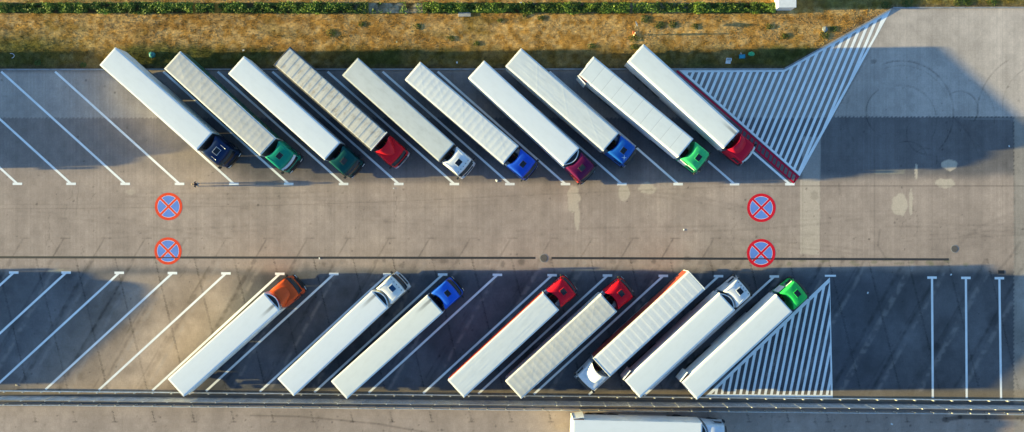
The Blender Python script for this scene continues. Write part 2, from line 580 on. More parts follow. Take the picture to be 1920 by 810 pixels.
# oil, gum and grit
for i in range(620):
    x = random.uniform(0, 1920); y = random.choice([random.uniform(140, 345), random.uniform(350, 500), random.uniform(500, 735), random.uniform(776, 812)])
    r = random.choice([.9, 1.1, 1.4, 2.0]); blob(x, y, r, r * random.uniform(.7, 1.2), random.uniform(.15, .5), seed=i, rag=.5)
for i in range(90):
    x = random.uniform(0, 1920); y = random.uniform(495, 735)
    r = random.uniform(4, 14); blob(x, y, r, r * random.uniform(.5, 1.2), random.uniform(.06, .22), seed=i + 700, rag=.9, soft=.5)
for i in range(40):
    x = random.uniform(0, 1920); y = random.uniform(140, 500)
    r = random.uniform(5, 16); blob(x, y, r, r * random.uniform(.4, 1.0), random.uniform(.04, .12), seed=i + 900, rag=.9, soft=.5)
for i in range(26):       # drips below the parked cabs
    x = 560 + i * 48 + random.uniform(-16, 16)
    blob(x, random.uniform(482, 500), random.uniform(3, 8), random.uniform(3, 6), random.uniform(.15, .4), seed=i + 1300, rag=1.0, soft=.4)
for i in range(14):
    x = 1490 + i * 24 + random.uniform(-12, 12)
    blob(x, random.uniform(486, 496), random.uniform(4, 9), random.uniform(2, 4), .35, (.10, .13, .045), seed=i + 1400, rag=1.1, soft=.4)
# ochre dust blown against the barrier
m = sstep(727, 737, PY + 8 * (med - .5)) * sstep(757, 750, PY)
blend(m * .45, (.30, .22, .13))
m = sstep(775, 771, PY - .009 * (PX - 1800)) * sstep(737, 741, PY - .009 * (PX - 80)); blend(m * .7, (.12, .115, .115))  # dark dirt under the fence, with the fence's shade painted in
# paving darker along the kerb
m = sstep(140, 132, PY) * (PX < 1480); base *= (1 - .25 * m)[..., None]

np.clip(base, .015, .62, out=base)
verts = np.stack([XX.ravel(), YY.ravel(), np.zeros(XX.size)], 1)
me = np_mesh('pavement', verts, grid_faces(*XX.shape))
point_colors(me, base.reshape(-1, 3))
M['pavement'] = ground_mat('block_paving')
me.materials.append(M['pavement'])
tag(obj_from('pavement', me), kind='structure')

# ------------------------------------------------------------------ grass bank
gs = .16
hx = np.arange(-66, 66, gs); hy = np.arange(15.9, 26.6, gs)
HX, HY = np.meshgrid(hx, hy, indexing='ij'); GPX, GPY = img_to_grid(HX, HY)


def grass_tone(x, y):
    px, py = img_to_grid(x, y)
    b = fbm(x, y, 9, 61, 4); m = fbm(x, y, 1.6, 63, 3); st = fbm(x * .12, y, .9, 64, 3)
    gold = np.array((.40, .212, .052)); straw = np.array((.50, .315, .12)); grn = np.array((.030, .070, .010)); brn = np.array((.27, .13, .03))
    k = sstep(.38, .60, .35 * m + .65 * fbm(x, y, .55, 66, 2))[..., None]
    c = gold * (1 - k) + straw * k
    k = sstep(.46, .70, b * .4 + st * .6)[..., None] * .5
    c = c * (1 - k) + brn * k
    # greener towards the kerb and at the left
    g = sstep(78, 100, py + 26 * (m - .5)) * (.30 + .50 * sstep(.35, .6, b))
    g = np.maximum(g, sstep(260, 40, px) * sstep(40, 82, py + 34 * (b - .5)) * .75)
    g = np.maximum(g, sstep(.58, .80, fbm(x * .5, y, 1.8, 67, 4)) * .35)
    g = np.maximum(g, sstep(1510, 1560, px) * sstep(19, 13, py) * .6)
    g = g[..., None]
    c = c * (1 - g) + grn * g
    # bare soil at the kerb foot
    d = np.asarray(kerb_y(px)) - py
    e = sstep(12, 3, d + 12 * (m - .5))[..., None] * .6
    c = c * (1 - e) + np.array((.15, .105, .065)) * e
    return c * (1 - .35 * sstep(84, 100, py) * (py < 131))[..., None]  # truck shade painted into the grass tone near the kerb


hz = .07 + .03 * (fbm(HX, HY, 2.0, 71, 3) - .5)
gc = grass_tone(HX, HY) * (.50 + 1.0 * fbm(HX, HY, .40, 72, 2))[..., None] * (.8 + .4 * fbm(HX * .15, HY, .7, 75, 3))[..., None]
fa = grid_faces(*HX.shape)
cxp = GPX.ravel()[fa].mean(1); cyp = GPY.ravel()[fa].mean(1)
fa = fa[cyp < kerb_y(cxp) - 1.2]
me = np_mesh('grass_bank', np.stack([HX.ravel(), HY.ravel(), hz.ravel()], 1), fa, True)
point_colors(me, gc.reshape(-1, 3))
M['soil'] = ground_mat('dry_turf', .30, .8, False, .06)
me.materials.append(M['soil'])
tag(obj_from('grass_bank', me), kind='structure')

# standing blades: one mass, nobody could count them
NB = 150000
bx = RNG.uniform(-60, 60, NB); by = RNG.uniform(16.2, 25.5, NB)
bpx, bpy_ = img_to_grid(bx, by)
keep = (bpy_ < kerb_y(bpx) - 3.0)
keep &= RNG.random(NB) < (.45 + .55 * sstep(.3, .6, fbm(bx, by, 1.1, 73, 3)))
bx, by = bx[keep], by[keep]; nb = len(bx)
ang = RNG.uniform(0, 2 * np.pi, nb); lean = RNG.uniform(.03, .16, nb); hh = RNG.uniform(.02, .085, nb); ww = RNG.uniform(.02, .05, nb)
dx, dy = np.cos(ang), np.sin(ang); la = RNG.uniform(0, 2 * np.pi, nb)
v = np.empty((nb, 3, 3))
v[:, 0] = np.stack([bx - dx * ww, by - dy * ww, np.full(nb, .05)], 1)
v[:, 1] = np.stack([bx + dx * ww, by + dy * ww, np.full(nb, .05)], 1)
v[:, 2] = np.stack([bx + np.cos(la) * lean, by + np.sin(la) * lean, .06 + hh], 1)
me = np_mesh('grass_blades', v.reshape(-1, 3), np.arange(nb * 3).reshape(-1, 3))
tone = grass_tone(bx, by) * RNG.uniform(.30, 1.35, nb)[:, None]
point_colors(me, np.repeat(tone, 3, 0))
t = NT('grass_blade')
a = t.node('ShaderNodeAttribute', attribute_name='tone').outputs['Color']
t.base(a); t.b.inputs['Roughness'].default_value = .8; t.b.inputs['Specular IOR Level'].default_value = .1
me.materials.append(t.m)
tag(obj_from('grass_blades', me), kind='stuff')

# kerbs
M['kerb'] = paint('concrete_kerb', (.30, .30, .31), .85, dirt=.25, scale=1.5)
def kerb(p0, p1, w=.16, h=.12):
    a = Vector((*W(*p0), 0)); b = Vector((*W(*p1), 0)); d = (b - a).normalized(); n = Vector((-d.y, d.x, 0))
    L = (b - a).length; mb = MB(); k = max(1, round(L / 1.0))
    for i in range(k):
        s = a + d * (L * i / k + .006); e = a + d * (L * (i + 1) / k - .006)
        q = [s - n * w / 2, e - n * w / 2, e + n * w / 2, s + n * w / 2]
        mb.prism([(p.x, p.y) for p in q], -.01, h + random.uniform(-.006, .006))
    o = mb.build('kerb', M['kerb']); tag(o, kind='structure')
kerb((-140, 130.6), (1469, 129.6)); kerb((1470.5, 129.2), (1672, 16.3)); kerb((1674, 14.8), (2060, 14.2))

# ------------------------------------------------------------------ road markings (structure)
def line_poly(p0, p1, w):
    a = np.array(W(*p0)); b = np.array(W(*p1)); d = (b - a) / np.linalg.norm(b - a); n = np.array((-d[1], d[0])) * w / 2
    return [tuple(a - n), tuple(b - n), tuple(b + n), tuple(a + n)]


def clip_convex(poly, conv):
    out = list(poly); n = len(conv)
    area = sum(conv[i][0] * conv[(i + 1) % n][1] - conv[(i + 1) % n][0] * conv[i][1] for i in range(n))
    if area < 0: conv = conv[::-1]
    for i in range(n):
        a = conv[i]; b = conv[(i + 1) % n]
        ins = lambda p: (b[0] - a[0]) * (p[1] - a[1]) - (b[1] - a[1]) * (p[0] - a[0])
        res = []
        for j in range(len(out)):
            p, q = out[j], out[(j + 1) % len(out)]
            fp, fq = ins(p), ins(q)
            if fp >= 0: res.append(p)
            if fp * fq < 0:
                tt = fp / (fp - fq); res.append((p[0] + tt * (q[0] - p[0]), p[1] + tt * (q[1] - p[1])))
        out = res
        if not out: return []
    return out


ZL = .005
def marking(name, polys, mat, z=ZL):
    mb = MB()
    for p in polys:
        if len(p) >= 3: mb.flat(p, z)
    o = mb.build(name, mat); tag(o, kind='structure'); return o


def bay_line(p0, p1, tbar=True, w=.245):
    a = np.array(W(*p0)); b = np.array(W(*p1))
    polys = []
    if tbar:
        y = b[1]; hw = .53; tw = .135
        polys.append([(b[0] - hw, y - tw), (b[0] + hw, y - tw), (b[0] + hw, y + tw), (b[0] - hw, y + tw)])
        d = (a - b) / np.linalg.norm(a - b)
        sgn = 1 if a[1] > b[1] else -1
        # square the stem off against the bar so that nothing overlaps
        n = np.array((-d[1], d[0])) * w / 2
        q = [b - n, a - n, a + n, b + n]
        for i in (0, 3):
            p = q[i]; k = (y + sgn * tw - p[1]) / d[1]; q[i] = p + d * k
        polys.append([tuple(p) for p in q])
    else:
        polys.append(line_poly(p0, p1, w))
    marking('parking_line', polys, M['line'])


tops = [32.6, 133.3, 234.8, 336.6, 438.6, 541.4, 644.2, 747.7, 851.9, 956, 1060.3, 1166, 1271.5, 1377.3, 1481]
for i, x in enumerate(tops):
    dx = 232.5 + (x - 234.8) * 9.0 / 1037
    bay_line((x - dx, 134.2), (x, 344.6 + .0005 * x))
bay_line((-170.5, 134.2), (-69, 344.6)) if False else None
bots = [(25.8, 511), (124, 511), (223.6, 511.5), (323.3, 512), (423.6, 512.6), (524.6, 513.4), (625.9, 513.8), (727.2, 514.2), (830, 514.7),
        (932.6, 515.3), (1035.2, 516), (1139, 516.6), (1243.7, 517.2), (1347.2, 517.8), (1451.8, 518.4)]
for (x, y) in bots:
    dx = 237.5 + (x - 223.6) * 6.0 / 1123
    bx_ = x - dx
    bay_line((bx_, 729.6 + .0098 * (bx_ - 0)), (x, y))
for (x0, y0, x1, y1) in ((1749, 746, 1747.5, 520.5), (1812.6, 746.4, 1811, 521), (1877, 746.8, 1873.8, 521.6)):
    bay_line((x0, y0), (x1, y1))

# hatched island, upper row
A_, B_, C_, D_ = (1273, 131.2), (1470, 130.2), (1671, 18), (1499.5, 330)
wp = lambda p: W(*p)
pol = []
def stripes(conv_list, u0, du, k, wpx, vert_lo, vert_hi, n0, n1):
    for i in range(n0, n1):
        u = u0 + i * du
        q = [(u - wpx / 2 - k * vert_lo, vert_lo), (u + wpx / 2 - k * vert_lo, vert_lo), (u + wpx / 2 - k * vert_hi, vert_hi), (u - wpx / 2 - k * vert_hi, vert_hi)]
        for cv in conv_list:
            r = clip_convex(q, cv)
            if len(r) >= 3: pol.append([W(*p) for p in r])
def inset(p, q, w):  # thick band on the inner side of an edge (photo px)
    p = np.array(p); q = np.array(q); d = (q - p) / np.linalg.norm(q - p); n = np.array((-d[1], d[0])) * w
    return [tuple(p), tuple(q), tuple(q + n), tuple(p + n)]
wq = 4.4
# inner polygon (photo px) = outline shrunk by the band width
Ai, Bi, Ci, Di = (1284.5, 135.6), (1471.5, 134.6), (1660.5, 28.8), (1497.2, 323)
stripes([[Ai, Bi, Di], [Bi, Ci, Di]], 1417.2, 12.05, .42, 5.6, 0, 345, -12, 24)
for p, q, pi, qi in ((A_, B_, Ai, Bi), (B_, C_, Bi, Ci), (C_, D_, Ci, Di), (D_, A_, Di, Ai)):
    pol.append([W(*p), W(*q), W(*qi), W(*pi)])
marking('hatched_marking', pol, M['line'])
# hatched triangle, lower row
pol = []
A_, B_, C_ = (1556, 520), (1561.5, 745.2), (1322, 743.2)
Ai, Bi, Ci = (1555.8, 529), (1557.4, 740.6), (1334, 739)
stripes([[Ai, Bi, Ci]], 1388.3 + .2 * 740, 11.6, .2, 5.0, 510, 748, -8, 30)
for p, q, pi, qi in ((A_, B_, Ai, Bi), (B_, C_, Bi, Ci), (C_, A_, Ci, Ai)):
    pol.append([W(*p), W(*q), W(*qi), W(*pi)])
x, y = W(1557, 518.9); pol.append([(x - .62, y + .002), (x + .62, y + .002), (x + .62, y + .22), (x - .62, y + .22)])
marking('hatched_marking', pol, M['line'])
# red ladder beside it
pr = np.array((1264.1, 126.2)); qr = np.array((1499.0, 331.1)); d = (qr - pr) / np.linalg.norm(qr - pr); n = np.array((-d[1], d[0]))
pol = []
Lr = np.linalg.norm(qr - pr); wr = 17.6; bw = 3.6; vr = np.array((-.30, .95)); vr = vr / (n @ vr)
pt = lambda s, o: W(*(pr + d * s + n * o)); pv = lambda s, o: W(*(pr + d * s + vr * o))
pol.append([pt(8, 0), pt(Lr, 0), pt(Lr, bw), pt(8, bw)])
pol.append([pt(165, wr - bw), pt(Lr, wr - bw), pt(Lr, wr), pt(165, wr)])
pol.append([pt(Lr - 2.8, bw), pt(Lr, bw), pt(Lr, wr - bw), pt(Lr - 2.8, wr - bw)])
s = Lr - 8.0
while s > 172:
    pol.append([pv(s, bw), pv(s + 2.6, bw), pv(s + 2.6, wr - bw), pv(s, wr - bw)]); s -= 9.4
marking('red_ladder_marking', pol, M['redline'], ZL + .004)


# no-stopping roundels painted on the aisle: flat things of their own
def roundel(px, py, rpx, rim, lab):
    x, y = W(px, py); r = rpx * H / F
    e = empty('painted_roundel', (x, y, 0)); tag(e, lab, 'road marking', 'no stopping roundels on the aisle')
    N = 64; rin = r * .80
    def ring(r0, r1, z):
        vs = []; fs = []
        for k in range(N):
            t = 2 * math.pi * k / N
            vs += [(r0 * math.cos(t), r0 * math.sin(t), z), (r1 * math.cos(t), r1 * math.sin(t), z)]
        for k in range(N):
            a = 2 * k; b = 2 * ((k + 1) % N); fs.append((a, b, b + 1, a + 1))
        return vs, fs
    MB().add(*ring(rin, r, .0062)).build('red_rim', rim, e)
    hb = r * .075
    mb = MB(); c = math.cos(R(45)); L = rin + .004
    P = lambda u, v: ((u - v) * c, (u + v) * c)
    mb.flat([P(-L, -hb), P(L, -hb), P(L, hb), P(-L, hb)], .0064)
    mb.flat([P(-hb, -L), P(hb, -L), P(hb, -hb), P(-hb, -hb)], .0064)
    mb.flat([P(-hb, hb), P(hb, hb), P(hb, L), P(-hb, L)], .0064)
    mb.build('red_cross', rim, e)
    gap = r * .022
    for q in range(4):
        a0 = R(45 + 90 * q)
        def sector(R1, h, z):
            # quadrant bounded by the two bars and a radius
            t0 = math.asin(h / R1); pts = []
            for k in range(17):
                t = a0 + t0 + (math.pi / 2 - 2 * t0) * k / 16
                pts.append((R1 * math.cos(t), R1 * math.sin(t)))
            m = h * math.sqrt(2); tm = a0 + math.pi / 4
            return [(m * math.cos(tm), m * math.sin(tm))] + pts, z
        pts, z = sector(rin, hb, .0040); MB().flat(pts, z).build('white_border', M['line'], e)
        pts, z = sector(rin - gap, hb + gap, .0052); MB().flat(pts, z).build('blue_field', M['blue'], e)
roundel(316, 387.2, 25.8, M['ringorange'], 'faded orange red no stopping circle on open tan paving, upper of the left pair')
roundel(315, 470.6, 25.6, M['ringorange'], 'faded orange red no stopping circle with the drain line crossing its lower part, at left')
roundel(1427.5, 389.6, 26.8, M['ringred'], 'bright red no stopping circle on open paving below the red ladder marking')
roundel(1427, 474.8, 26.8, M['ringred'], 'bright red no stopping circle crossed by the drain line at the shade edge')

# slot drain
M['slot'] = paint('drain_slot_iron', (.030, .030, .036), .7, dirt=.3, scale=6)
mb = MB()
def slot(p0, p1, w=.25, z=.0045):
    mb.flat(line_poly(p0, p1, w), z)
slot((-60, 482.4), (1004, 483.6)); slot((1034, 483.8), (1398, 485.2)); slot((1398, 485.2), (1779, 486.4))
slot((295, 483.05), (335, 483.1), .11, .0078); slot((1405, 485.2), (1449, 485.35), .11, .0078)
o = mb.build('drain_channel', M['slot']); tag(o, 'long dark slot drain running along the aisle', 'drain')
for (px, py, r, lab) in ((1020, 484, .42, 'round iron manhole cover set in the line of the slot drain'), (1790, 466.5, .38, 'round iron manhole cover on open paving above the right end of the drain')):
    x, y = W(px, py); e = empty('manhole_cover', (x, y, 0)); tag(e, lab, 'manhole cover')
    mb = MB(); N = 32
    mb.add([(.999 * r * math.cos(2 * math.pi * k / N), .999 * r * math.sin(2 * math.pi * k / N), .012) for k in range(N)], [tuple(range(N))])
    for k in range(5):
        yy = (-.6 + .3 * k) * r; hw = math.sqrt(max(0, (r * .85) ** 2 - yy * yy)); mb.box(-hw, hw, yy - .02, yy + .02, .0125, .02)
    mb.build('lid', M['iron'], e)
    mb = MB(); vs = []; fs = []
    for k in range(N):
        tt = 2 * math.pi * k / N
        vs += [(r * math.cos(tt), r * math.sin(tt), .016), (r * 1.16 * math.cos(tt), r * 1.16 * math.sin(tt), .008)]
    for k in range(N):
        a = 2 * k; b = 2 * ((k + 1) % N); fs.append((a, a + 1, b + 1, b))
    mb.add(vs, fs).build('frame', M['kerb'], e)
x, y = W(1877, 510); e = empty('drain_grate', (x, y, 0)); tag(e, 'small black rectangular drain grate above the right vertical bay line', 'drain grate')
mb = MB(); mb.box(-.33, .33, -.19, .19, .003, .012); [mb.box(-.3 + i * .1, -.26 + i * .1, -.17, .17, .0125, .02) for i in range(7)]; mb.build('grate', M['plastic'], e)


# ================================================================== TRUCKS
WHEELS = {}
def wheel_mesh(width, dual):
    key = (width, dual)
    if key in WHEELS: return WHEELS[key]
    h = width / 2; r = .50
    prof = [(-h, .29), (-h, .43), (-h * .88, .485), (-h * .6, r), (h * .6, r), (h * .88, .485), (h, .43), (h, .29)]
    if dual:
        prof = [(-h, .29), (-h, .43), (-h * .9, .485), (-h * .75, r), (-h * .2, r), (-h * .06, .46), (h * .06, .46), (h * .2, r), (h * .75, r), (h * .9, .485), (h, .43), (h, .29)]
    ty = MB().lathe_y(prof, 0, 0).mesh('tyre', True); ty.materials.append(M['rubber'])
    d = .02 if not dual else .12
    rp = [(-h * .8, .30), (h - .01, .29), (h - .03, .26), (h - d - .06, .22), (h - d - .05, .13), (h - .02, .11), (h - .01, .05)]
    ri = MB().lathe_y(rp, 0, 0).mesh('rim', True); ri.materials.append(M['rim'])
    WHEELS[key] = (ty, ri); return WHEELS[key]


def add_wheel(parent, x, y, width=.36, dual=False, root=None):
    ty, ri = wheel_mesh(width, dual)
    o = obj_from('wheel', ty, parent); o.location = (x, y, .50)
    if y < 0: o.rotation_euler = (0, 0, math.pi)
    obj_from('rim', ri, o)
    return o


SHARED = {}
def shared(name, fn, mat, parent, smooth=False, loc=None, rz=0.0):
    key = name + fn.__name__ + mat.name
    if key not in SHARED:
        mb = MB(); fn(mb); me = mb.mesh(name, smooth); me.materials.append(mat); SHARED[key] = me
    o = obj_from(name, SHARED[key], parent)
    if loc is not None: o.location = loc
    o.rotation_euler = (0, 0, rz)
    return o


L_TR = 13.9
HWID = 1.275


def trailer_chassis(mb):
    for s in (-1, 1): mb.box(-13.3, -.6, s * .48 - .07, s * .48 + .07, .95, 1.12)
    for x in np.arange(-13.0, -.8, 1.2): mb.box(x - .04, x + .04, -1.15, 1.15, 1.02, 1.12)
    for x in (-9.3, -10.6, -11.9): mb.tube([(x, -.95, .5), (x, .95, .5)], .07, 8)
    mb.box(-2.4, -.7, -.55, .55, .98, 1.1)
def landing_leg(mb):
    mb.box(-.07, .07, -.07, .07, .08, 1.05, .01); mb.box(-.16, .16, -.13, .13, .0, .08, .01)
def mudflap(mb):
    pts = []
    for k in range(7):
        t = R(20 + 140 * k / 6); pts.append((.60 * math.cos(t), .50 + .58 * math.sin(t)))
    pts2 = [(x * 1.04, .5 + (z - .5) * 1.04) for x, z in pts]
    mb.prism_y(pts + pts2[::-1], -.22, .22)
def side_guard_skirt(mb):
    mb.box(-8.6, -3.3, -.02, .02, .26, 1.12, .01)  # panel closed down low to block sun under the trailer
    for x in (-8.2, -6.0, -3.7): mb.box(x - .04, x + .04, -.16, -.021, .4, 1.12)
def rear_sun_block(mb):
    mb.box(-13.2, -12.55, -.02, .02, .5, 1.10, .01)  # added blocker against sun passing behind the rear wheels
def rear_bumper(mb):
    mb.box(-L_TR - .02, -L_TR + .1, -1.2, 1.2, .45, .60, .015)
    for s in (-1, 1): mb.box(-L_TR + .02, -L_TR + .12, s * .5 - .05, s * .5 + .05, .6, 1.05)
def pallet_box(mb):
    mb.box(-7.9, -5.4, -.55, .55, .45, .95, .02)  # added under the floor to help block low sun


def roof_height(kind, x, y, seed):
    """x in -13.6..0, y in -1.2..1.2 (truck metres)"""
    e = 1 - np.abs(y / 1.22) ** 2
    z = .012 * e
    if kind == 'plain':
        z += .006 * (fbm(x, y, 2.5, 400 + seed, 3) - .5)
    elif kind == 'panel':
        d = np.abs(((x + 50 * 1.36) % 1.36) - .68)
        z += -.004 * sstep(.63, .68, d) + .003 * (fbm(x, y, 2.0, 400 + seed, 3) - .5)
    elif kind == 'tarp':
        p = .68
        sag = np.abs(np.sin(math.pi * (x + .1) / p))
        z += -.006 * sag * np.minimum(1, 2.2 * e) + .008 * e
        # crossing creases left by the straps
        for k in range(9):
            a = R((-35 if k % 2 else 40) + 9 * math.sin(k * 2.1 + seed)); c = -1.0 - 1.45 * k
            dd = (x - c) * math.sin(a) + y * math.cos(a)
            z += .0028 * np.exp(-(dd / .05) ** 2)
        z += .011 * (fbm(x * .8, y * 1.6, .8, 420 + seed, 3) - .5)
    elif kind == 'ribs':
        p = .80
        ph = ((x + 50 * p) % p) / p
        ridge = np.exp(-((ph - .5) * p / .07) ** 2)
        z += .007 * ridge * np.minimum(1, 4 * e) + .006 * (fbm(x, y, .9, 430 + seed, 3) - .5) + .0035 * np.sin(2 * math.pi * ph)
    elif kind == 'folds':
        z += .010 * (fbm(x * .10, y, .16, 440 + seed, 3) - .5) * np.minimum(1, 3 * e) + .005 * (fbm(x, y, 1.5, 445 + seed, 2) - .5)
        for k in range(3):
            c = -2.5 - 4 * k; a = R(28 + 10 * k); dd = (x - c) * math.sin(a) + y * math.cos(a)
            z += .004 * np.exp(-(dd / .05) ** 2) * (np.abs(x - c) < 3)
    return z


def trailer(e, cfg, seed):
    side = cfg['side']; rm = cfg['roofmat']; L = L_TR
    hw = HWID; z1 = 3.965; r = cfg.get('edge', .05); z0 = 1.13
    sec = [(-hw, z0), (-hw, z1 - r)]
    for k in range(1, 5): t = R(90 * k / 4); sec.append((-hw + r * (1 - math.cos(t)), z1 - r + r * math.sin(t)))
    sec = sec + [(-y, z) for y, z in sec[::-1]]
    mb = MB(); n = len(sec); sx = [-L + .03, -.02]
    vs = [(x, y, z) for x in sx for y, z in sec]
    fs = [(i, (i + 1) % n, n + (i + 1) % n, n + i) for i in range(n)] + [tuple(range(n))[::-1], tuple(range(n, 2 * n))]
    mb.add(vs, fs)
    body = mb.build('cargo_box', side, e, True, 50)
    # roof skin
    nx, ny = 206, 37
    rw = hw - r - .01
    x = np.linspace(-L + .05, -.04, nx); y = np.linspace(-rw, rw, ny)
    X, Y = np.meshgrid(x, y, indexing='ij')
    Z = 3.98 + roof_height(cfg['roof'], X, Y * 1.2 / rw, seed) * cfg.get('amp', 1.0)
    edge = np.minimum(np.minimum(sstep(0, .05, X + L - .05), sstep(0, .05, -.04 - X)), np.minimum(sstep(0, .03, Y + rw), sstep(0, .03, rw - Y)))
    Z = 3.958 + (Z - 3.958) * edge
    me = np_mesh('roof', np.stack([X.ravel(), Y.ravel(), Z.ravel()], 1), grid_faces(nx, ny), True); me.materials.append(rm)
    obj_from('roof', me, e)
    # corner castings / end caps
    trim = cfg.get('trim')
    if trim:
        for s in (-1, 1):
            MB().box(-L + .02, -.02, s * (hw + .035) - .035, s * (hw + .035) + .035, 3.80, 3.93, .012).build('side_rail', trim, e)
        MB().box(-.09, .0, -hw - .06, hw + .06, 3.72, 4.01, .02).build('headboard', cfg.get('head', trim), e)
        MB().box(-L - .02, -L + .08, -hw - .05, hw + .05, 3.82, 4.0, .02).build('rear_header', trim, e)
    if cfg.get('curtain'):
        for s in (-1, 1):
            nx2, nz2 = 140, 6
            xx = np.linspace(-L + .12, -.1, nx2); zz = np.linspace(1.10, 3.86, nz2)
            XX2, ZZ2 = np.meshgrid(xx, zz, indexing='ij')
            YY2 = s * (hw + .012 + .010 * np.abs(np.sin(XX2 * 4.6)) + .012 * (fbm(XX2, ZZ2, 1.2, 460 + seed, 2) - .3))
            me = np_mesh('side_curtain', np.stack([XX2.ravel(), YY2.ravel(), ZZ2.ravel()], 1), grid_faces(nx2, nz2), True)
            me.materials.append(cfg['curtain']); obj_from('side_curtain', me, e)
    # rear doors
    op = cfg.get('open')     # +1 left door folded back along the left side, -1 right
    for s in (-1, 1):
        if op == s:
            o = MB().box(-.02, 1.24, -.03, .03, 1.15, 3.96, .012).build('rear_door', side, e)
            o.location = (-L, s * (hw + .10), 0); o.rotation_euler = (0, 0, s * .16)
            MB().box(.02, .07, .031 * s if s > 0 else -.061, .061 if s > 0 else -.031, 1.2, 3.9).build('lock_bar', M['alu'], o)
            MB().box(-L + .02, -L + 1.2, min(s * (hw + .004), s * (hw + .075)), max(s * (hw + .004), s * (hw + .075)), 3.72, 3.94).build('door_hinge', cfg.get('hinge', M['brownplate']), e)
        else:
            o = MB().box(-L - .02, -L + .027, min(.012 * s, s * 1.26), max(.012 * s, s * 1.26), 1.16, 3.9, .012).build('rear_door', side, e)
            mb = MB()
            for yy in (.3, .85): mb.tube([(-L - .045, s * yy, 1.2), (-L - .045, s * yy, 3.85)], .02, 6)
            mb.build('lock_bar', M['alu'], o)
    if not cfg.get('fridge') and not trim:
        MB().box(-.0195, .0, -1.2, 1.2, 1.2, 3.86, .006).build('gap_shade_panel', cfg.get('gap_shade', M['gap_shade']), e)  # added panel, paints the cab gap's shade onto the front wall
    ch = shared('chassis', trailer_chassis, M['chassis'], e)
    for s in (-1, 1):
        shared('landing_leg', landing_leg, M['chassis'], e, loc=(-2.9, s * .75, 0))
        sk = shared('side_guard', side_guard_skirt, cfg.get('skirt', M['silver']), e, loc=(0, s * 1.2, 0), rz=0)
        if s < 0: sk.scale = (1, -1, 1)
        shared('rear_sun_blocker', rear_sun_block, cfg.get('skirt', M['silver']), e, loc=(0, s * 1.2, 0))
        for x in (-9.3, -10.6, -11.9):
            add_wheel(e, x, s * 1.04)
            shared('mudguard', mudflap, M['plastic'], e, loc=(x, s * 1.04, 0))
        shared('tail_light', tail_light, M['lamp_red'], e, loc=(-L_TR, s * .95, .82))
    shared('rear_bumper', rear_bumper, M['alu'], e)
    shared('pallet_box', pallet_box, M['chassis'], e)
    if cfg.get('fridge'):
        # cooling unit: bowed white shell on the trailer nose, dark grille in its top
        def bow(f, a, k=17): return [(f + a * (1 - (2 * i / (k - 1) - 1) ** 2), -1.02 + 2.04 * i / (k - 1)) for i in range(k)]
        out = bow(.10, .42); inn = bow(.03, .40)
        mb = MB(); mb.prism([(-.015, -1.02)] + out + [(-.015, 1.02)], 2.15, 3.80)
        fu = mb.build('cooling_unit', M['whitepaint'], e)
        mb = MB()
        vs = []; fs = []
        for (a, b) in zip(out, inn):
            vs += [(*a, 3.80), (*a, 3.90), (b[0], b[1] * .96, 3.90), (b[0], b[1] * .96, 3.803)]
        for i in range(len(out) - 1):
            for j in range(4):
                fs.append((4 * i + j, 4 * i + (j + 1) % 4, 4 * (i + 1) + (j + 1) % 4, 4 * (i + 1) + j))
        fs += [(0, 1, 2, 3), tuple(4 * (len(out) - 1) + j for j in (3, 2, 1, 0))]
        mb.add(vs, fs); mb.build('shell_rim', M['whitepaint'], fu)
        mb = MB(); mb.prism([(-.012, -.97)] + [(b[0] - .01, b[1] * .95) for b in inn] + [(-.012, .97)], 3.803, 3.83)
        for i in range(9): mb.box(.0, .05, -.84 + i * .21, -.76 + i * .21, 3.832, 3.90)
        mb.build('grille', M['plastic'], fu)
    return body


def tail_light(mb):
    mb.box(-.03, .05, -.22, .22, -.06, .06, .01)
def tractor_chassis(mb):
    for s in (-1, 1): mb.box(-1.5, 3.9, s * .40 - .05, s * .40 + .05, .72, .98)
    for x in (-1.3, -.3, .9, 1.7): mb.box(x - .06, x + .06, -.4, .4, .75, .95)
    mb.box(.35, 2.0, -.9, .9, .985, 1.02); mb.tube([(-.55, -.9, .5), (-.55, .9, .5)], .09, 8); mb.tube([(3.15, -.9, .5), (3.15, .9, .5)], .07, 8)
    mb.prism([(-.75, -.42), (.35, -.42), (.35, .42), (-.75, .42), (-.9, .15), (-.3, 0), (-.9, -.15)], .99, 1.09)
def fuel_tank(mb):
    mb.box(.30, 2.35, -.28, .28, .28, 1.06, .10)  # tank drawn oversized to block sun under the tractor
def tractor_mudguard(mb):
    pts = []
    for k in range(9):
        t = R(15 + 150 * k / 8); pts.append((.62 * math.cos(t), .50 + .62 * math.sin(t)))
    pts2 = [(x * .95, .5 + (z - .5) * .95) for x, z in pts]
    mb.prism_y(pts + pts2[::-1], -.33, .33)
def front_bumper(mb):
    pts = [(3.85, -1.20), (4.45, -1.16), (4.55, -.8), (4.6, 0), (4.55, .8), (4.45, 1.16), (3.85, 1.20), (3.85, 1.0), (4.3, .9), (4.3, -.9), (3.85, -1.0)]
    mb.prism(pts, .32, .98)
def headlight(mb): mb.box(-.06, .045, -.22, .22, -.1, .1, .03)
def grille(mb):
    mb.box(4.47, 4.545, -.72, .72, 1.05, 1.75, .02)
    for i in range(5): mb.box(4.545, 4.56, -.68, .68, 1.10 + i * .13, 1.15 + i * .13)
def mirror(mb):
    mb.tube([(0, 0, .55), (.05, .16, .55)], .025, 6); mb.tube([(0, 0, .05), (.05, .16, .1)], .025, 6)
    mb.box(-.05, .13, .12, .36, -.15, .62, .03)
def front_mirror(mb):
    mb.tube([(0, 0, 0), (.22, .05, -.03)], .022, 6); mb.box(.17, .33, -.06, .16, -.14, .02, .03)
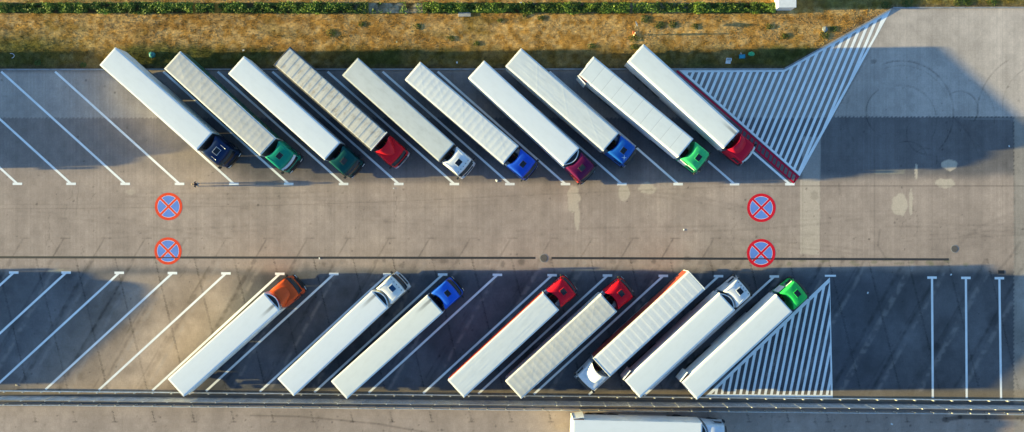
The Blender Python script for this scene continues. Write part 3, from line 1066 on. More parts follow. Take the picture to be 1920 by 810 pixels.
def cab_step(mb):
    for i in range(3): mb.box(-.28, .28, -.06, .06, .35 + i * .3, .40 + i * .3)
    mb.box(-.3, .3, -.061, -.02, .33, 1.05)
def hatch_mesh(mb): mb.box(-.27, .27, -.33, .33, 0, .05, .02)
def hatch_frame(mb): mb.box(-.32, .32, -.38, .38, -.05, .001, .01)
def lamp_bar(mb):
    for i in range(5): mb.tube([(0, -.8 + .4 * i, -.03), (0, -.8 + .4 * i, .06)], [.05, .045], 8)
def air_horn(mb):
    mb.tube([(-.35, 0, .06), (.25, 0, .06), (.3, 0, .06)], [.02, .03, .06], 8); mb.box(-.3, -.2, -.03, .03, -.03, .05)
def exhaust(mb): mb.tube([(1.72, -.75, 1.0), (1.72, -.75, 2.9), (1.68, -.75, 3.05)], .07, 10)
def hose(mb):
    for k, yy in enumerate((-.1, .1)):
        mb.tube([(2.2, yy, 1.9), (1.95, yy + .05, 1.5), (1.72, yy + .15, 1.45), (1.60, yy + .2, 1.7)], .022, 6)
def hose2(mb): mb.tube([(2.2, .3, 1.95), (1.9, .32, 1.55), (1.7, .3, 1.5), (1.60, .28, 1.75)], .022, 6)


def cab_profile(kind):
    if kind == 'spoiler':
        P = [(1.93, .95, 1), (1.93, 2.2, 1), (1.93, 2.95, 1), (1.97, 3.12, 1), (2.10, 3.20, .9), (2.6, 3.24, .4), (3.2, 3.24, .0), (3.75, 3.20, 0), (4.02, 3.12, 0), (4.12, 2.98, 0)]
        ws = [(4.14, 2.92, 0), (4.24, 2.62, 0), (4.34, 2.32, 0), (4.43, 2.02, 0)]
    else:
        P = [(1.88, .95, 1), (1.88, 2.2, 1), (1.88, 3.45, 1), (1.92, 3.78, 1), (2.04, 3.86, .95), (2.4, 3.88, .55), (2.9, 3.87, .15), (3.4, 3.80, 0), (3.85, 3.66, 0), (4.06, 3.50, 0), (4.13, 3.32, 0)]
        ws = [(4.15, 3.24, 0), (4.25, 2.86, 0), (4.35, 2.46, 0), (4.44, 2.06, 0)]
    i0 = len(P)
    P = P + ws + [(4.47, 1.95, 0), (4.50, 1.5, 0), (4.50, .98, 0)]
    return P, (i0, i0 + len(ws))


def cab_surface(P, r, slist, off=0.0, conc=.40, hw=1.24, topw=1.15, crown=.035, rng=None):
    n = len(P); rows = []
    pts = [Vector((p[0], p[1])) for p in P]
    for i in range(n):
        a = pts[max(i - 1, 0)]; b = pts[min(i + 1, n - 1)]
        d = (b - a).normalized(); nrm = Vector((-d.y, d.x))      # outward: profile runs up the back, over, down the front
        if rng and not (rng[0] <= i < rng[1]): continue
        x, z, fl = P[i]
        w = hw + (topw - hw) * max(0, min(1, (z - 2.6) / 1.2))
        w -= .05 * max(0, min(1, (x - 3.7) / .8))
        row = []
        for s in slist:
            q = max(0, (abs(s) - (1 - r / w)) / (r / w))
            sh = r * (1 - math.sqrt(max(0, 1 - min(q, 1) ** 2))) if not (fl >= 1 and z < 3.3) else 0
            if fl >= 1 and z >= 3.3: sh *= .6
            px = x - nrm.x * (sh - off) + conc * fl * (1 - s * s)
            pz = z - nrm.y * (sh - off)
            if 0 < i < n - 1 and z > 3.0 and x < 4.05: pz -= crown * s * s
            # front of the cab is bowed in plan
            if x > 3.95: px -= .14 * s * s * min(1, (x - 3.95) / .3)
            row.append((px, s * w, pz))
        rows.append(row)
    return rows


def tractor(e, cfg, ang, seed):
    K = -1.6
    pm = cfg['paintmat']; kind = cfg.get('cab', 'high')
    hold = lambda o: (setattr(o, 'location', (K, 0, 0)), setattr(o, 'rotation_euler', (0, 0, ang)), o)[2]
    S = [-1, -.985, -.95, -.9, -.83, -.7, -.5, -.25, 0, .25, .5, .7, .83, .9, .95, .985, 1]
    P, rng = cab_profile(kind)
    conc = cfg.get('conc', .40)
    rows = cab_surface(P, .20, S, conc=conc)
    mb = MB(); nv = len(S)
    vs = [p for r_ in rows for p in r_]; fs = [tuple(f) for f in grid_faces(len(rows), nv)]
    fs.append(tuple(i * nv for i in range(len(rows)))); fs.append(tuple(i * nv + nv - 1 for i in range(len(rows)))[::-1])
    fs.append(tuple(range(nv)) + tuple((len(rows) - 1) * nv + j for j in range(nv - 1, -1, -1)))
    mb.add(vs, fs)
    cab = hold(mb.build('cab', pm, e, True, 40))
    # windscreen
    S2 = np.linspace(-.93, .93, 13)
    rw = cab_surface(P, .20, S2, off=.012, conc=conc, rng=rng)
    mb = MB().add([p for r_ in rw for p in r_], [tuple(f) for f in grid_faces(len(rw), len(S2))])
    mb.build('windscreen', M['glass'], cab, True)
    # visor
    zt = P[rng[0]][1]; xt = P[rng[0]][0]
    vc = cfg.get('visor', M['plastic'])
    pts = []
    for i in range(9):
        s = -1 + i / 4; pts.append((xt + .30 - .16 * s * s, s * 1.06))
    back = [(p[0] - .22, p[1]) for p in pts]
    mb = MB(); vs = []; fs = []
    for a, b in zip(pts, back): vs += [(*b, zt + .07), (*a, zt - .10), (*a, zt - .13), (*b, zt + .03)]
    for i in range(8):
        for j in range(4): fs.append((4 * i + j, 4 * i + (j + 1) % 4, 4 * i + 4 + (j + 1) % 4, 4 * i + 4 + j))
    fs += [(0, 1, 2, 3), (32, 33, 34, 35)]
    mb.add(vs, fs).build('sun_visor', vc, cab)
    for s in (-1, 1):
        y0 = s * 1.238
        dm = cfg.get('doormat', pm)
        mb = MB(); mb.prism_y([(2.95, 1.05), (4.08, 1.05), (4.10, 2.0), (3.92, 2.98), (2.95, 2.98)], min(y0, y0 + s * .012), max(y0, y0 + s * .012))
        d = mb.build('door', dm, cab)
        y1 = y0 + s * .013
        MB().prism_y([(3.08, 2.02), (4.03, 1.98), (3.86, 2.86), (3.08, 2.86)], min(y1, y1 + s * .006), max(y1, y1 + s * .006)).build('side_window', M['glass'], d)
        MB().box(3.02, 3.2, min(y1, y1 + s * .03), max(y1, y1 + s * .03), 1.75, 1.79).build('handle', M['plastic'], d)
        m_ = shared('mirror', mirror, M['plastic'], cab, loc=(4.12, s * 1.16, 2.05))
        if s < 0: m_.scale = (1, -1, 1)
        h_ = shared('headlight', headlight, M['lamp_clear'], cab, loc=(4.53, s * .84, .80))
        h_.rotation_euler = (0, 0, s * .13)
        st = shared('cab_step', cab_step, M['plastic'], e); hold(st)
        st.location = Vector((K, 0, 0)) + Matrix.Rotation(ang, 3, 'Z') @ Vector((3.75, s * 1.15, 0)); 
        if s < 0: st.scale = (1, -1, 1)
        tk = shared('fuel_tank', fuel_tank, M['alu'], e); hold(tk); tk.location = Vector((K, 0, 0)) + Matrix.Rotation(ang, 3, 'Z') @ Vector((0, s * .88, 0))
        mg = shared('mudguard', tractor_mudguard, M['plastic'], e); hold(mg); mg.location = Vector((K, 0, 0)) + Matrix.Rotation(ang, 3, 'Z') @ Vector((-.55, s * .92, 0))
        for x, wd, du, yy in ((-.55, .60, True, .93), (3.15, .34, False, 1.03)):
            p = Vector((K, 0, 0)) + Matrix.Rotation(ang, 3, 'Z') @ Vector((x, s * yy, 0))
            w_ = add_wheel(e, p.x, p.y, wd, du); w_.rotation_euler = (0, 0, ang + (math.pi if s < 0 else 0))
    hold(shared('tractor_chassis', tractor_chassis, M['chassis'], e))
    hold(shared('front_bumper', front_bumper, cfg.get('bumper', M['plastic']), e))
    shared('grille', grille, M['plastic'], cab)
    shared('front_mirror', front_mirror, M['plastic'], cab, loc=(4.12, -.95, zt - .05))
    hold(shared('air_hose', hose, M['hose_red'], e)); hold(shared('air_hose', hose2, M['hose_yellow'], e))
    if cfg.get('exhaust'): hold(shared('exhaust_pipe', exhaust, M['chassis'], e))
    if kind == 'spoiler':
        fw = cfg.get('spfront', .5); nu, ns = 13, 21
        sm = cfg.get('spoilermat', pm); zb = 3.22; top = cfg.get('sptop', 3.92); x0 = cfg.get('spx', 3.55)
        mb = MB(); vs = []
        for i in range(nu):
            u = i / (nu - 1); w = fw + (1.14 - fw) * u ** .8
            for j in range(ns):
                s = -1 + 2 * j / (ns - 1)
                x = x0 + (1.93 - x0) * u + conc * (1 - s * s) * u - .25 * (1 - u) * s * s
                edge = 1 - abs(s) ** 6
                z = zb + (top - zb) * (1 - (1 - u) ** 1.6) * (.35 + .65 * edge) + .04
                vs.append((x, s * w, z))
        fs = [tuple(f) for f in grid_faces(nu, ns)]
        n0 = len(vs)
        rim = [i * ns for i in range(nu)] + [(nu - 1) * ns + j for j in range(1, ns)] + [i * ns + ns - 1 for i in range(nu - 2, -1, -1)] + [j for j in range(ns - 2, 0, -1)]
        vs += [(vs[k][0], vs[k][1], zb - .08) for k in rim]
        for q in range(len(rim)):
            q2 = (q + 1) % len(rim); fs.append((rim[q], rim[q2], n0 + q2, n0 + q))
        mb.add(vs, fs).build('roof_spoiler', sm, cab, True, 32)
    if cfg.get('hatch', kind != 'spoiler'):
        hx_ = cfg.get('hx', 3.35); hz_ = 3.90 if kind != 'spoiler' else (3.67 if cfg.get('low') else 3.26)
        tilt = .16 if kind != 'spoiler' else .0
        fr = shared('roof_hatch', hatch_frame, cfg.get('hatchframe', pm), cab, loc=(hx_, 0, hz_ - .045)); fr.rotation_euler = (0, tilt, 0)
        shared('hatch_glass', hatch_mesh, cfg.get('hatchmat', M['hatch']), fr)
        if cfg.get('openhatch'):
            o = MB().box(-.25, .25, -.3, .3, .14, .17, .01).build('hatch_lid', M['plastic'], fr); o.rotation_euler = (0, .25, 0)
    if cfg.get('lamps'):
        o = shared('roof_lamp', lamp_bar, M['plastic'], cab, loc=(3.88, 0, 3.68))
    if cfg.get('horns'):
        for s in (-1, 1):
            shared('air_horn', air_horn, M['alu'], cab, loc=(3.45, s * .78, 3.80 if kind != 'spoiler' else 3.24))
    if cfg.get('bands'):
        # raised roof ridges
        for s in (-1, 1):
            mb = MB(); mb.tube([(2.2, s * .98, 3.86), (2.9, s * .9, 3.85), (3.7, s * .74, 3.70)], [.018, .028, .012], 8); mb.build('roof_ridge', pm, cab, True)
    if cfg.get('sidepanel'):
        s = cfg['sidepanel']; y0 = s * 1.262
        MB().prism_y([(1.95, 1.2), (2.9, 1.2), (2.9, 3.1), (2.1, 3.3), (1.95, 3.3)], min(s * 1.242, y0), max(s * 1.242, y0)).build('white_side_panel', M['whitepaint'], cab)
        MB().prism_y([(2.97, 2.93), (3.95, 2.93), (3.8, 3.25), (2.97, 3.32)], min(s * 1.20, s * 1.247), max(s * 1.20, s * 1.247)).build('white_roof_band', M['whitepaint'], cab)
    if cfg.get('star'):
        mb = MB()
        for a in (35, 125): 
            c, s_ = math.cos(R(a)), math.sin(R(a)); w = .045; Lq = .32
            f = lambda u, v: (3.72 + u * c - v * s_, -.55 + u * s_ + v * c)
            z = .0
            pts = [f(-Lq, 0), f(0, -w), f(Lq, 0), f(0, w)]
            mb.add([(x, y, 3.86 - .26 * (x - 3.4) - .06 * y * y + .03 + (.002 if a == 35 else .006)) for x, y in pts], [(0, 1, 2, 3)])
        mb.build('star_emblem', M['whitepaint'], cab)
    return cab


def carpaint(name, rgb, rough=.32):
    return paint(name, rgb, rough + .05, 0, .08, 2.5, .14, 0.0)


WH = (.74, .76, .765)
rm_count = [0]
def RM(c, **k):
    rm_count[0] += 1
    return roof_mat('trailer_roof', c, **k)


white_side = paint('white_box_side', (.82, .82, .81), .45, dirt=.10, scale=1.2)
grey_side = paint('grey_box_side', (.42, .43, .44), .5, dirt=.2, scale=1.2)
dark_side = paint('dark_box_side', (.09, .085, .08), .6, dirt=.3)
green_cur = paint('green_curtain', (.012, .10, .07), .5, dirt=.2)
red_cur = paint('red_curtain', (.42, .045, .03), .5, dirt=.2)
orange_cur = paint('rust_red_curtain', (.40, .055, .035), .5, dirt=.2)
white_cur = paint('white_curtain', (.66, .67, .66), .5, dirt=.15)
trim_white = paint('white_rail', (.66, .67, .66), .4, dirt=.12)
trim_dark = paint('dark_rail', (.10, .095, .09), .5, dirt=.3)

TRUCKS = [
 # upper row, left to right
 dict(rear=(203.3, 107.2), front=(380.7, 263.4), bump=(437.5, 299.2), roof='plain', roofmat=RM((.725, .75, .765), dirt=.05), side=white_side, edge=.03,
      paintmat=carpaint('navy_paint', (.006, .022, .075)), horns=True, hatch=True, hx=3.2, bumper=M['plastic'], visor=M['plastic'], hatchframe=M['silver'],
      lab='plain white box truck with dark navy cab, leftmost in the upper row'),
 dict(rear=(322.9, 112.4), front=(502.2, 275.3), bump=(551.6, 307.7), roof='tarp', roofmat=RM((.55, .53, .49), dirt=.16), side=white_side, curtain=green_cur, lettering=True,
      paintmat=carpaint('teal_green_paint', (.006, .21, .145)), visor=M['silver'], hx=3.1, sidepanel=None, bands=True,
      lab='grey beige ribbed tarpaulin truck with teal green cab and dark green side curtain'),
 dict(rear=(443.6, 122.7), front=(622.2, 282.6), bump=(669.3, 318.5), roof='plain', roofmat=RM((.725, .75, .76), dirt=.05), side=white_side, fridge=False, edge=.03,
      paintmat=carpaint('dark_teal_paint', (.004, .062, .062)), hx=3.15, openhatch=True,
      lab='plain white box truck with very dark teal cab, between teal green and red cabs'),
 dict(rear=(529.1, 105.5), front=(709.8, 264.5), bump=(754.8, 301.2), roof='ribs', roofmat=RM((.58, .55, .49), rust=.5, dirt=.2), amp=1.5, side=dark_side, trim=trim_dark, head=trim_white, skirt=M['chassis'],
      paintmat=carpaint('red_paint', (.66, .012, .022)), cab='spoiler', spfront=.42, visor=M['plastic'], bumper=M['silver'], hatch=False,
      lab='weathered rust stained ribbed roof truck with bright red wedge deflector cab'),
 dict(rear=(655.9, 124.2), front=(837.6, 286.5), bump=(879, 320.7), roof='plain', roofmat=RM((.60, .61, .58), dirt=.14, streak=.1), side=grey_side, trim=None, edge=.035,
      paintmat=carpaint('white_cab_paint', (.68, .70, .73)), lamps=True, hatchmat=M['hatch'], hx=3.25, bands=True, bumper=M['whitepaint'],
      lab='pale grey smooth roof truck with the only white cab in the upper row'),
 dict(rear=(773, 132), front=(958.8, 291), bump=(996.3, 323.5), roof='tarp', roofmat=RM((.68, .69, .68), dirt=.08), side=white_side, trim=None, curtain=white_cur, edge=.035,
      paintmat=carpaint('royal_blue_paint', (.012, .075, .52)), hx=3.2,
      lab='white truck with creased ribbed tarpaulin roof and royal blue cab in the upper row'),
 dict(rear=(892.9, 129.6), front=(1071.8, 294.2), bump=(1102, 332.3), roof='plain', roofmat=RM((.725, .75, .765), dirt=.05), side=white_side, fridge=True, edge=.03,
      paintmat=carpaint('maroon_paint', (.11, .008, .055)), hx=3.2, openhatch=True, doormat=carpaint('red_door_paint', (.45, .02, .02)),
      lab='plain white refrigerated truck with maroon cab, poking furthest into the aisle'),
 dict(rear=(961.4, 105.9), front=(1147.5, 267.5), bump=(1180.9, 297.7), roof='folds', roofmat=RM((.66, .68, .67), dirt=.08), side=white_side, curtain=white_cur, edge=.03,
      paintmat=carpaint('mid_blue_paint', (.010, .095, .42)), hx=3.2, star=True,
      lab='white truck with lengthwise roof folds and blue cab bearing a white star'),
 dict(rear=(1099.3, 122.8), front=(1286.4, 277.5), bump=(1321.6, 315), roof='panel', roofmat=RM((.71, .74, .735), dirt=.06, seam=1.36), side=white_side, open=-1, hinge=M['redplate'], edge=.035,
      paintmat=carpaint('bright_green_paint', (.045, .50, .17)), hx=3.3, sidepanel=-1, conc=.5,
      lab='white truck with cross seamed roof, bright green cab and one rear door folded open'),
 dict(rear=(1191.4, 97.9), front=(1373.1, 262.5), bump=(1402.7, 293.7), roof='plain', roofmat=RM((.71, .74, .735), dirt=.06, soot=.75), side=white_side, edge=.09,
      paintmat=carpaint('crimson_paint', (.60, .010, .035)), cab='spoiler', spfront=.85, spx=3.3, visor=M['silver'], hatch=False, bumper=M['plastic'],
      lab='plain white box truck with crimson cab parked against the red ladder marking'),
 # lower row, left to right
 dict(rear=(329.7, 726.8), front=(509.1, 565.7), bump=(562, 530.5), roof='plain', roofmat=RM((.725, .75, .765), dirt=.04, soot=-.45), side=white_side, fridge=True, edge=.03,
      paintmat=carpaint('orange_red_paint', (.62, .085, .02)), cab='spoiler', spfront=.6, spx=3.5, hatch=False, visor=M['plastic'],
      lab='plain white refrigerated truck with orange red cab, leftmost in the lower row'),
 dict(rear=(535.4, 726.6), front=(713, 560.7), bump=(754.6, 525.5), roof='plain', roofmat=RM((.725, .75, .765), dirt=.04, soot=.7), side=white_side, fridge=True, edge=.035,
      paintmat=carpaint('cream_white_paint', (.72, .72, .70)), lamps=True, hatchmat=M['bluehatch'], hx=3.3, bands=True, bumper=M['whitepaint'],
      lab='plain white truck with white cab and blue hatch, left of the cobalt blue cab'),
 dict(rear=(635, 732), front=(816.4, 569.1), bump=(856.7, 533.9), roof='plain', roofmat=RM((.735, .74, .69), dirt=.06, soot=.62), side=white_side, edge=.04,
      paintmat=carpaint('cobalt_blue_paint', (.015, .105, .60)), hx=3.3,
      lab='cream white box truck with cobalt blue cab, the only blue one in the lower row'),
 dict(rear=(853.2, 731), front=(1035.3, 563.3), bump=(1072, 529), roof='folds', roofmat=RM((.67, .69, .68), dirt=.08), side=white_side, curtain=red_cur, edge=.035, trim=None,
      paintmat=carpaint('signal_red_paint', (.62, .010, .025)), cab='spoiler0', hx=3.25,
      lab='white truck with lengthwise roof folds, red cab and thin red side curtain'),
 dict(rear=(961.2, 732.7), front=(1143.7, 566.4), bump=(1178, 533), roof='tarp', roofmat=RM((.57, .555, .51), dirt=.16), side=white_side, curtain=white_cur, edge=.035, trim=None,
      paintmat=carpaint('bright_red_paint', (.62, .008, .020)), cab='spoiler0', hx=3.25,
      lab='grey beige quilted tarpaulin truck with red cab in the lower row'),
 dict(rear=(1307.3, 524.6), front=(1127.3, 690), bump=(1091.6, 718.9), roof='ribs', amp=.7, roofmat=RM((.68, .69, .68), dirt=.08), side=white_side, curtain=orange_cur, trim=trim_white, edge=.03,
      paintmat=carpaint('plain_white_paint', (.66, .68, .70)), cab='spoiler', spfront=.75, spx=3.5, hatch=False, spoilermat=M['whitepaint'],
      lab='white ribbed roof truck with rust red side and white cab facing the barrier'),
 dict(rear=(1184.7, 730.8), front=(1364.9, 564.4), bump=(1394, 527.4), roof='plain', roofmat=RM((.71, .74, .735), dirt=.05), side=white_side, open=1, fridge=True, edge=.10,
      paintmat=carpaint('pale_white_paint', (.68, .70, .73)), lamps=True, hx=3.35, hatchmat=M['hatch'], bands=True,
      lab='plain white truck with white cab beside the vivid green cab, rear door folded open'),
 dict(rear=(1291.8, 734), front=(1472.2, 568), bump=(1501, 530), roof='plain', roofmat=RM((.71, .74, .735), dirt=.05), side=white_side, open=1, edge=.10,
      paintmat=carpaint('vivid_green_paint', (.025, .50, .10)), hx=3.35, sidepanel=1, conc=.5,
      lab='plain white truck with vivid green cab beside the lower hatched triangle'),
]


def build_truck(cfg, seed, group):
    r = np.array(W(*cfg['rear'], 4.0)); f = np.array(W(*cfg['front'], 4.0)); b = np.array(W(*cfg['bump'], 1.0))
    th = math.atan2(f[1] - r[1], f[0] - r[0])
    a = math.atan2(b[1] - f[1], b[0] - f[0]) - th
    a = (a + math.pi) % (2 * math.pi) - math.pi
    a = max(-.06, min(.06, a * .55))
    mid = (r + f) / 2; d = np.array((math.cos(th), math.sin(th)))
    nose = mid + d * L_TR / 2
    e = empty('semi_truck', (nose[0], nose[1], 0), th)
    tag(e, cfg['lab'], 'truck', group)
    cfg = dict(cfg)
    if cfg.get('cab') == 'spoiler0': cfg['cab'] = 'spoiler'; cfg.update(spfront=.95, spx=3.9, sptop=3.62, hatch=True); cfg['low'] = True
    cfg.setdefault('exhaust', seed % 3 == 0)
    trailer(e, cfg, seed)
    tractor(e, cfg, a, seed)
    if cfg.get('lettering'):
        mb = MB(); x = -11.5; rr = random.Random(4)
        while x < -1.2:
            wd = rr.uniform(.25, .6); h = rr.uniform(.25, .5)
            for s in (1,):
                y = s * (HWID + .05)
                MB().prism_y([(x, 3.2), (x + wd * .4, 3.2), (x + wd * .7, 3.2 + h), (x + wd * .3, 3.2 + h)], y, y + .012).build('side_stripe', paint('ochre_lettering', (.36, .25, .10), .5), e)
            x += wd + rr.uniform(.25, .6)
    return e


for i, c in enumerate(TRUCKS):
    build_truck(c, i, 'semi trucks parked in the upper row' if i < 10 else 'semi trucks parked in the lower row')
# truck on the lower road, cut by the bottom edge
low = dict(rear=(1073.5, 809.5), front=(1317, 815.2), bump=(1364, 816), roof='plain', roofmat=RM((.725, .75, .765), dirt=.04), side=white_side, open=1, fridge=True, edge=.03,
           paintmat=carpaint('cool_white_paint', (.66, .69, .75)), hx=3.3, bumper=M['whitepaint'],
           lab='white truck standing lengthwise on the lower road, cut off by the bottom edge')
build_truck(low, 21, None)
# two trucks outside the frame whose shadows lie on the left of the picture
def shifted(cfg, dx, dy, lab):
    c = dict(cfg); k = F / (H - 4.0)
    for q, z in (('rear', 4.0), ('front', 4.0), ('bump', 1.0)):
        x, y = W(*cfg[q], z); kk = F / (H - z); c[q] = (960 + (x + dx) * kk, 405 - (y + dy) * kk)
    c['lab'] = lab; return c
build_truck(shifted(TRUCKS[9], -94.0, -.5, 'white truck with crimson cab outside the photo, beyond the left end of the upper row'), 31, None)
build_truck(shifted(TRUCKS[10], -49.5, .2, 'white truck with orange cab outside the photo, beyond the left end of the lower row'), 32, None)


# ================================================================== BARRIERS AND FENCE
def frame_line(p0, p1):
    a = Vector((*W(*p0), 0)); b = Vector((*W(*p1), 0)); return a, (b - a).length, math.atan2((b - a).y, (b - a).x)


def guardrail(p0, p1, side, lab, seed):
    a, L, th = frame_line(p0, p1)
    e = empty('guardrail', a, th); tag(e, lab, 'guardrail', 'steel guardrails along the fence')
    prof = [(0, .42), (.03, .45), (.075, .50), (.075, .53), (.02, .575), (.02, .605), (.075, .65), (.075, .68), (.03, .73), (0, .76)]
    n = 260; rr = np.random.default_rng(seed)
    xs = np.linspace(0, L, n); wob = .035 * (vnoise(xs, xs * 0, 5.0, 500 + seed) - .5) + .05 * (vnoise(xs, xs * 0, 17.0, 510 + seed) - .5)
    vs = []; m = len(prof) * 2
    for x, wv in zip(xs, wob):
        vs += [(x, side * (y + .06) + wv, z) for y, z in prof] + [(x, side * (y + .05) + wv, z) for y, z in prof[::-1]]
    fs = []
    for i in range(n - 1):
        for j in range(m): fs.append((i * m + j, i * m + (j + 1) % m, (i + 1) * m + (j + 1) % m, (i + 1) * m + j))
    MB().add(vs, fs).build('rail_beam', M['galv'], e)
    pm = MB().box(-.08, .08, -.06, .045, 0, .86, .01).mesh('post'); pm.materials.append(M['galvpost'])
    k = 0; x = .6
    while x < L - .2:
        o = obj_from('post', pm, e); o.location = (x, -side * .0 + float(np.interp(x, xs, wob)), 0); x += 2.06; k += 1
    return e
guardrail((-30, 732.3), (1950, 750.2), 1, 'steel guardrail on the parking side, right below the lower row of bays', 1)
guardrail((-30, 755.6), (1950, 773.6), -1, 'steel guardrail on the road side, right above the lower road', 2)

a, L, th = frame_line((-30, 741.8), (1950, 759.9))
e = empty('panel_fence', a, th); tag(e, 'grey mesh panel fence standing between the two guardrails', 'fence')
mpost = MB().box(-.04, .04, -.11, -.02, 0, 2.34, .01).mesh('post'); mpost.materials.append(M['galvpost'])
mb = MB()
for k in range(58): mb.box(.02 + k * .0455, .035 + k * .0455, -.006, .006, .05, 2.28)
for z in np.arange(.1, 2.29, .2): mb.box(.0, 2.66, .0065, .0125, z - .012, z + .012)
mb.box(.0, 2.66, -.015, .015, 2.281, 2.32)
mpan = mb.mesh('mesh_panel'); mpan.materials.append(M['panel'])
x = 0
while x < L - 2.7:
    o = obj_from('post', mpost, e); o.location = (x, 0, 0)
    o = obj_from('mesh_panel', mpan, e); o.location = (x, random.uniform(-.01, .01), random.uniform(-.03, .03))
    o.rotation_euler = (0, 0, random.uniform(-.006, .006))
    x += 2.66

# ================================================================== GRASS BANK OBJECTS
def leaf_cloud(n, sx, sy, sz, size, box=True, seed=0):
    r = np.random.default_rng(seed)
    if box: c = np.stack([r.uniform(-sx, sx, n), r.uniform(-sy, sy, n), r.uniform(.04, sz, n)], 1)
    else:
        a = r.uniform(0, 2 * np.pi, n); q = np.sqrt(r.random(n)); c = np.stack([sx * q * np.cos(a), sy * q * np.sin(a), .04 + (sz - .04) * r.random(n) * (1 - .7 * q * q)], 1)
    return c, r


def leaves_mesh(name, c, r, size, mat, tone):
    n = len(c)
    a = r.normal(size=(n, 3)); a[:, 2] *= .5; a /= np.linalg.norm(a, axis=1)[:, None]
    up = r.normal(size=(n, 3)) * .6 + np.array((0, 0, 1)); b = np.cross(up, a); b /= np.linalg.norm(b, axis=1)[:, None]
    s = (size * r.uniform(.6, 1.3, n))[:, None]
    v = np.empty((n, 4, 3)); v[:, 0] = c - a * s; v[:, 1] = c + b * s * .45; v[:, 2] = c + a * s; v[:, 3] = c - b * s * .45
    v[..., 2] = np.maximum(v[..., 2], .02)
    me = np_mesh(name, v.reshape(-1, 3), np.arange(4 * n).reshape(-1, 4))
    point_colors(me, np.repeat(tone, 4, 0)); me.materials.append(mat)
    return me


t = NT('leaf')
t.base(t.node('ShaderNodeAttribute', attribute_name='tone').outputs['Color'])
t.b.inputs['Roughness'].default_value = .55; t.b.inputs['Specular IOR Level'].default_value = .25
t.b.inputs['Subsurface Weight'].default_value = 0
M['leaf'] = t.m
M['twig'] = paint('twig_bark', (.10, .07, .045), .8)

# pale gravel strip under the hedge
sx_ = np.arange(W(-40, 0)[0], W(1456, 0)[0], .14); sy_ = np.linspace(W(0, 25.0)[1], W(0, 6.0)[1], 10)
SX, SY = np.meshgrid(sx_, sy_, indexing='ij'); SPX, SPY = img_to_grid(SX, SY)
soil = np.array((.075, .055, .022)); pale = np.array((.36, .29, .19))
gm = np.maximum(np.maximum(sstep(640, 700, SPX) * sstep(815, 780, SPX), sstep(1170, 1190, SPX) * sstep(1310, 1290, SPX) * .7), sstep(1030, 1060, SPX) * sstep(1200, 1180, SPX) * .35)
gm = np.maximum(gm, .5 * sstep(960, 1000, SPX) * sstep(1310, 1300, SPX) * np.maximum(sstep(9, 7, SPY), sstep(22.5, 24, SPY)))
gm = gm * sstep(.3, .55, fbm(SX, SY, .8, 630, 3)); dry = sstep(12, 3, abs(SPX - 366)) + sstep(12, 3, abs(SPX - 408))
stone = (soil * (1 - gm[..., None]) + pale * gm[..., None]) * (.6 + .8 * fbm(SX, SY, .35, 631, 2))[..., None]
dry = np.clip(dry, 0, 1)[..., None]; stone = stone * (1 - dry) + np.array((.45, .22, .04)) * dry
me = np_mesh('planting_strip', np.stack([SX.ravel(), SY.ravel(), np.full(SX.size, .118)], 1), grid_faces(*SX.shape))
point_colors(me, stone.reshape(-1, 3)); me.materials.append(M['soil'])
tag(obj_from('planting_strip', me), kind='structure')

HEDGE = [(-40, 364, 30, 'dark green hedge stretch at the far left, ending at the dry brown gap'),
         (370, 404, 30, 'short dark green hedge stretch between two dry brown gaps'),
         (412, 692, 30, 'dark green hedge stretch above the teal and red cab trucks, thinning towards its right end'),
         (697, 790, 9, 'sparse hedge plants on pale gravel above the grey roofed truck'),
         (793, 1180, 34, 'leafy green hedge stretch right of the sparse plants, behind the stone slab'),
         (1185, 1296, 24, 'thinner hedge stretch with gravel showing, above the marker post'),
         (1298, 1451, 62, 'dense bright green hedge stretch ending at the white cabinet')]
for i, (x0, x1, dens, lab) in enumerate(HEDGE):
    a_ = W(x0, 16.5); b_ = W(x1, 16.0); L = b_[0] - a_[0]; n = int(L * dens * 13)
    cxy = ((a_[0] + b_[0]) / 2, (a_[1] + b_[1]) / 2)
    c, r = leaf_cloud(n, L / 2, .56, .62, .1, True, 600 + i)
    clump = fbm(c[:, 0] + cxy[0], c[:, 1], .9, 610, 3)
    c[:, 1] *= .55 + .9 * fbm(c[:, 0] + cxy[0], c[:, 0] * 0, 1.2, 620, 3)
    c[:, 2] *= .45 + 1.0 * clump
    k = clump > (.22 if dens > 32 else .30 if dens > 12 else .50); c = c[k]; n = len(c); clump = clump[k]
    g = r.random(n)[:, None]
    tone = np.array((.030, .075, .012)) * (1 - g) + np.array((.12, .155, .015)) * g
    tone *= 1.25 * (.6 + .8 * sstep(.3, .7, clump))[:, None]
    e = empty('hedge', (cxy[0], cxy[1], .08)); tag(e, lab, 'hedge', 'hedge along the top of the grass bank')
    obj_from('foliage', leaves_mesh('foliage', c, r, .10, M['leaf'], tone), e)
    mb = MB(); rr = random.Random(i); xx = -L / 2 + .2
    while xx < L / 2 - .1:
        mb.tube([(xx, rr.uniform(-.1, .1), 0), (xx + rr.uniform(-.1, .1), rr.uniform(-.2, .2), .45)], [.018, .008], 5); xx += rr.uniform(.35, .6)
    mb.build('stems', M['twig'], e)

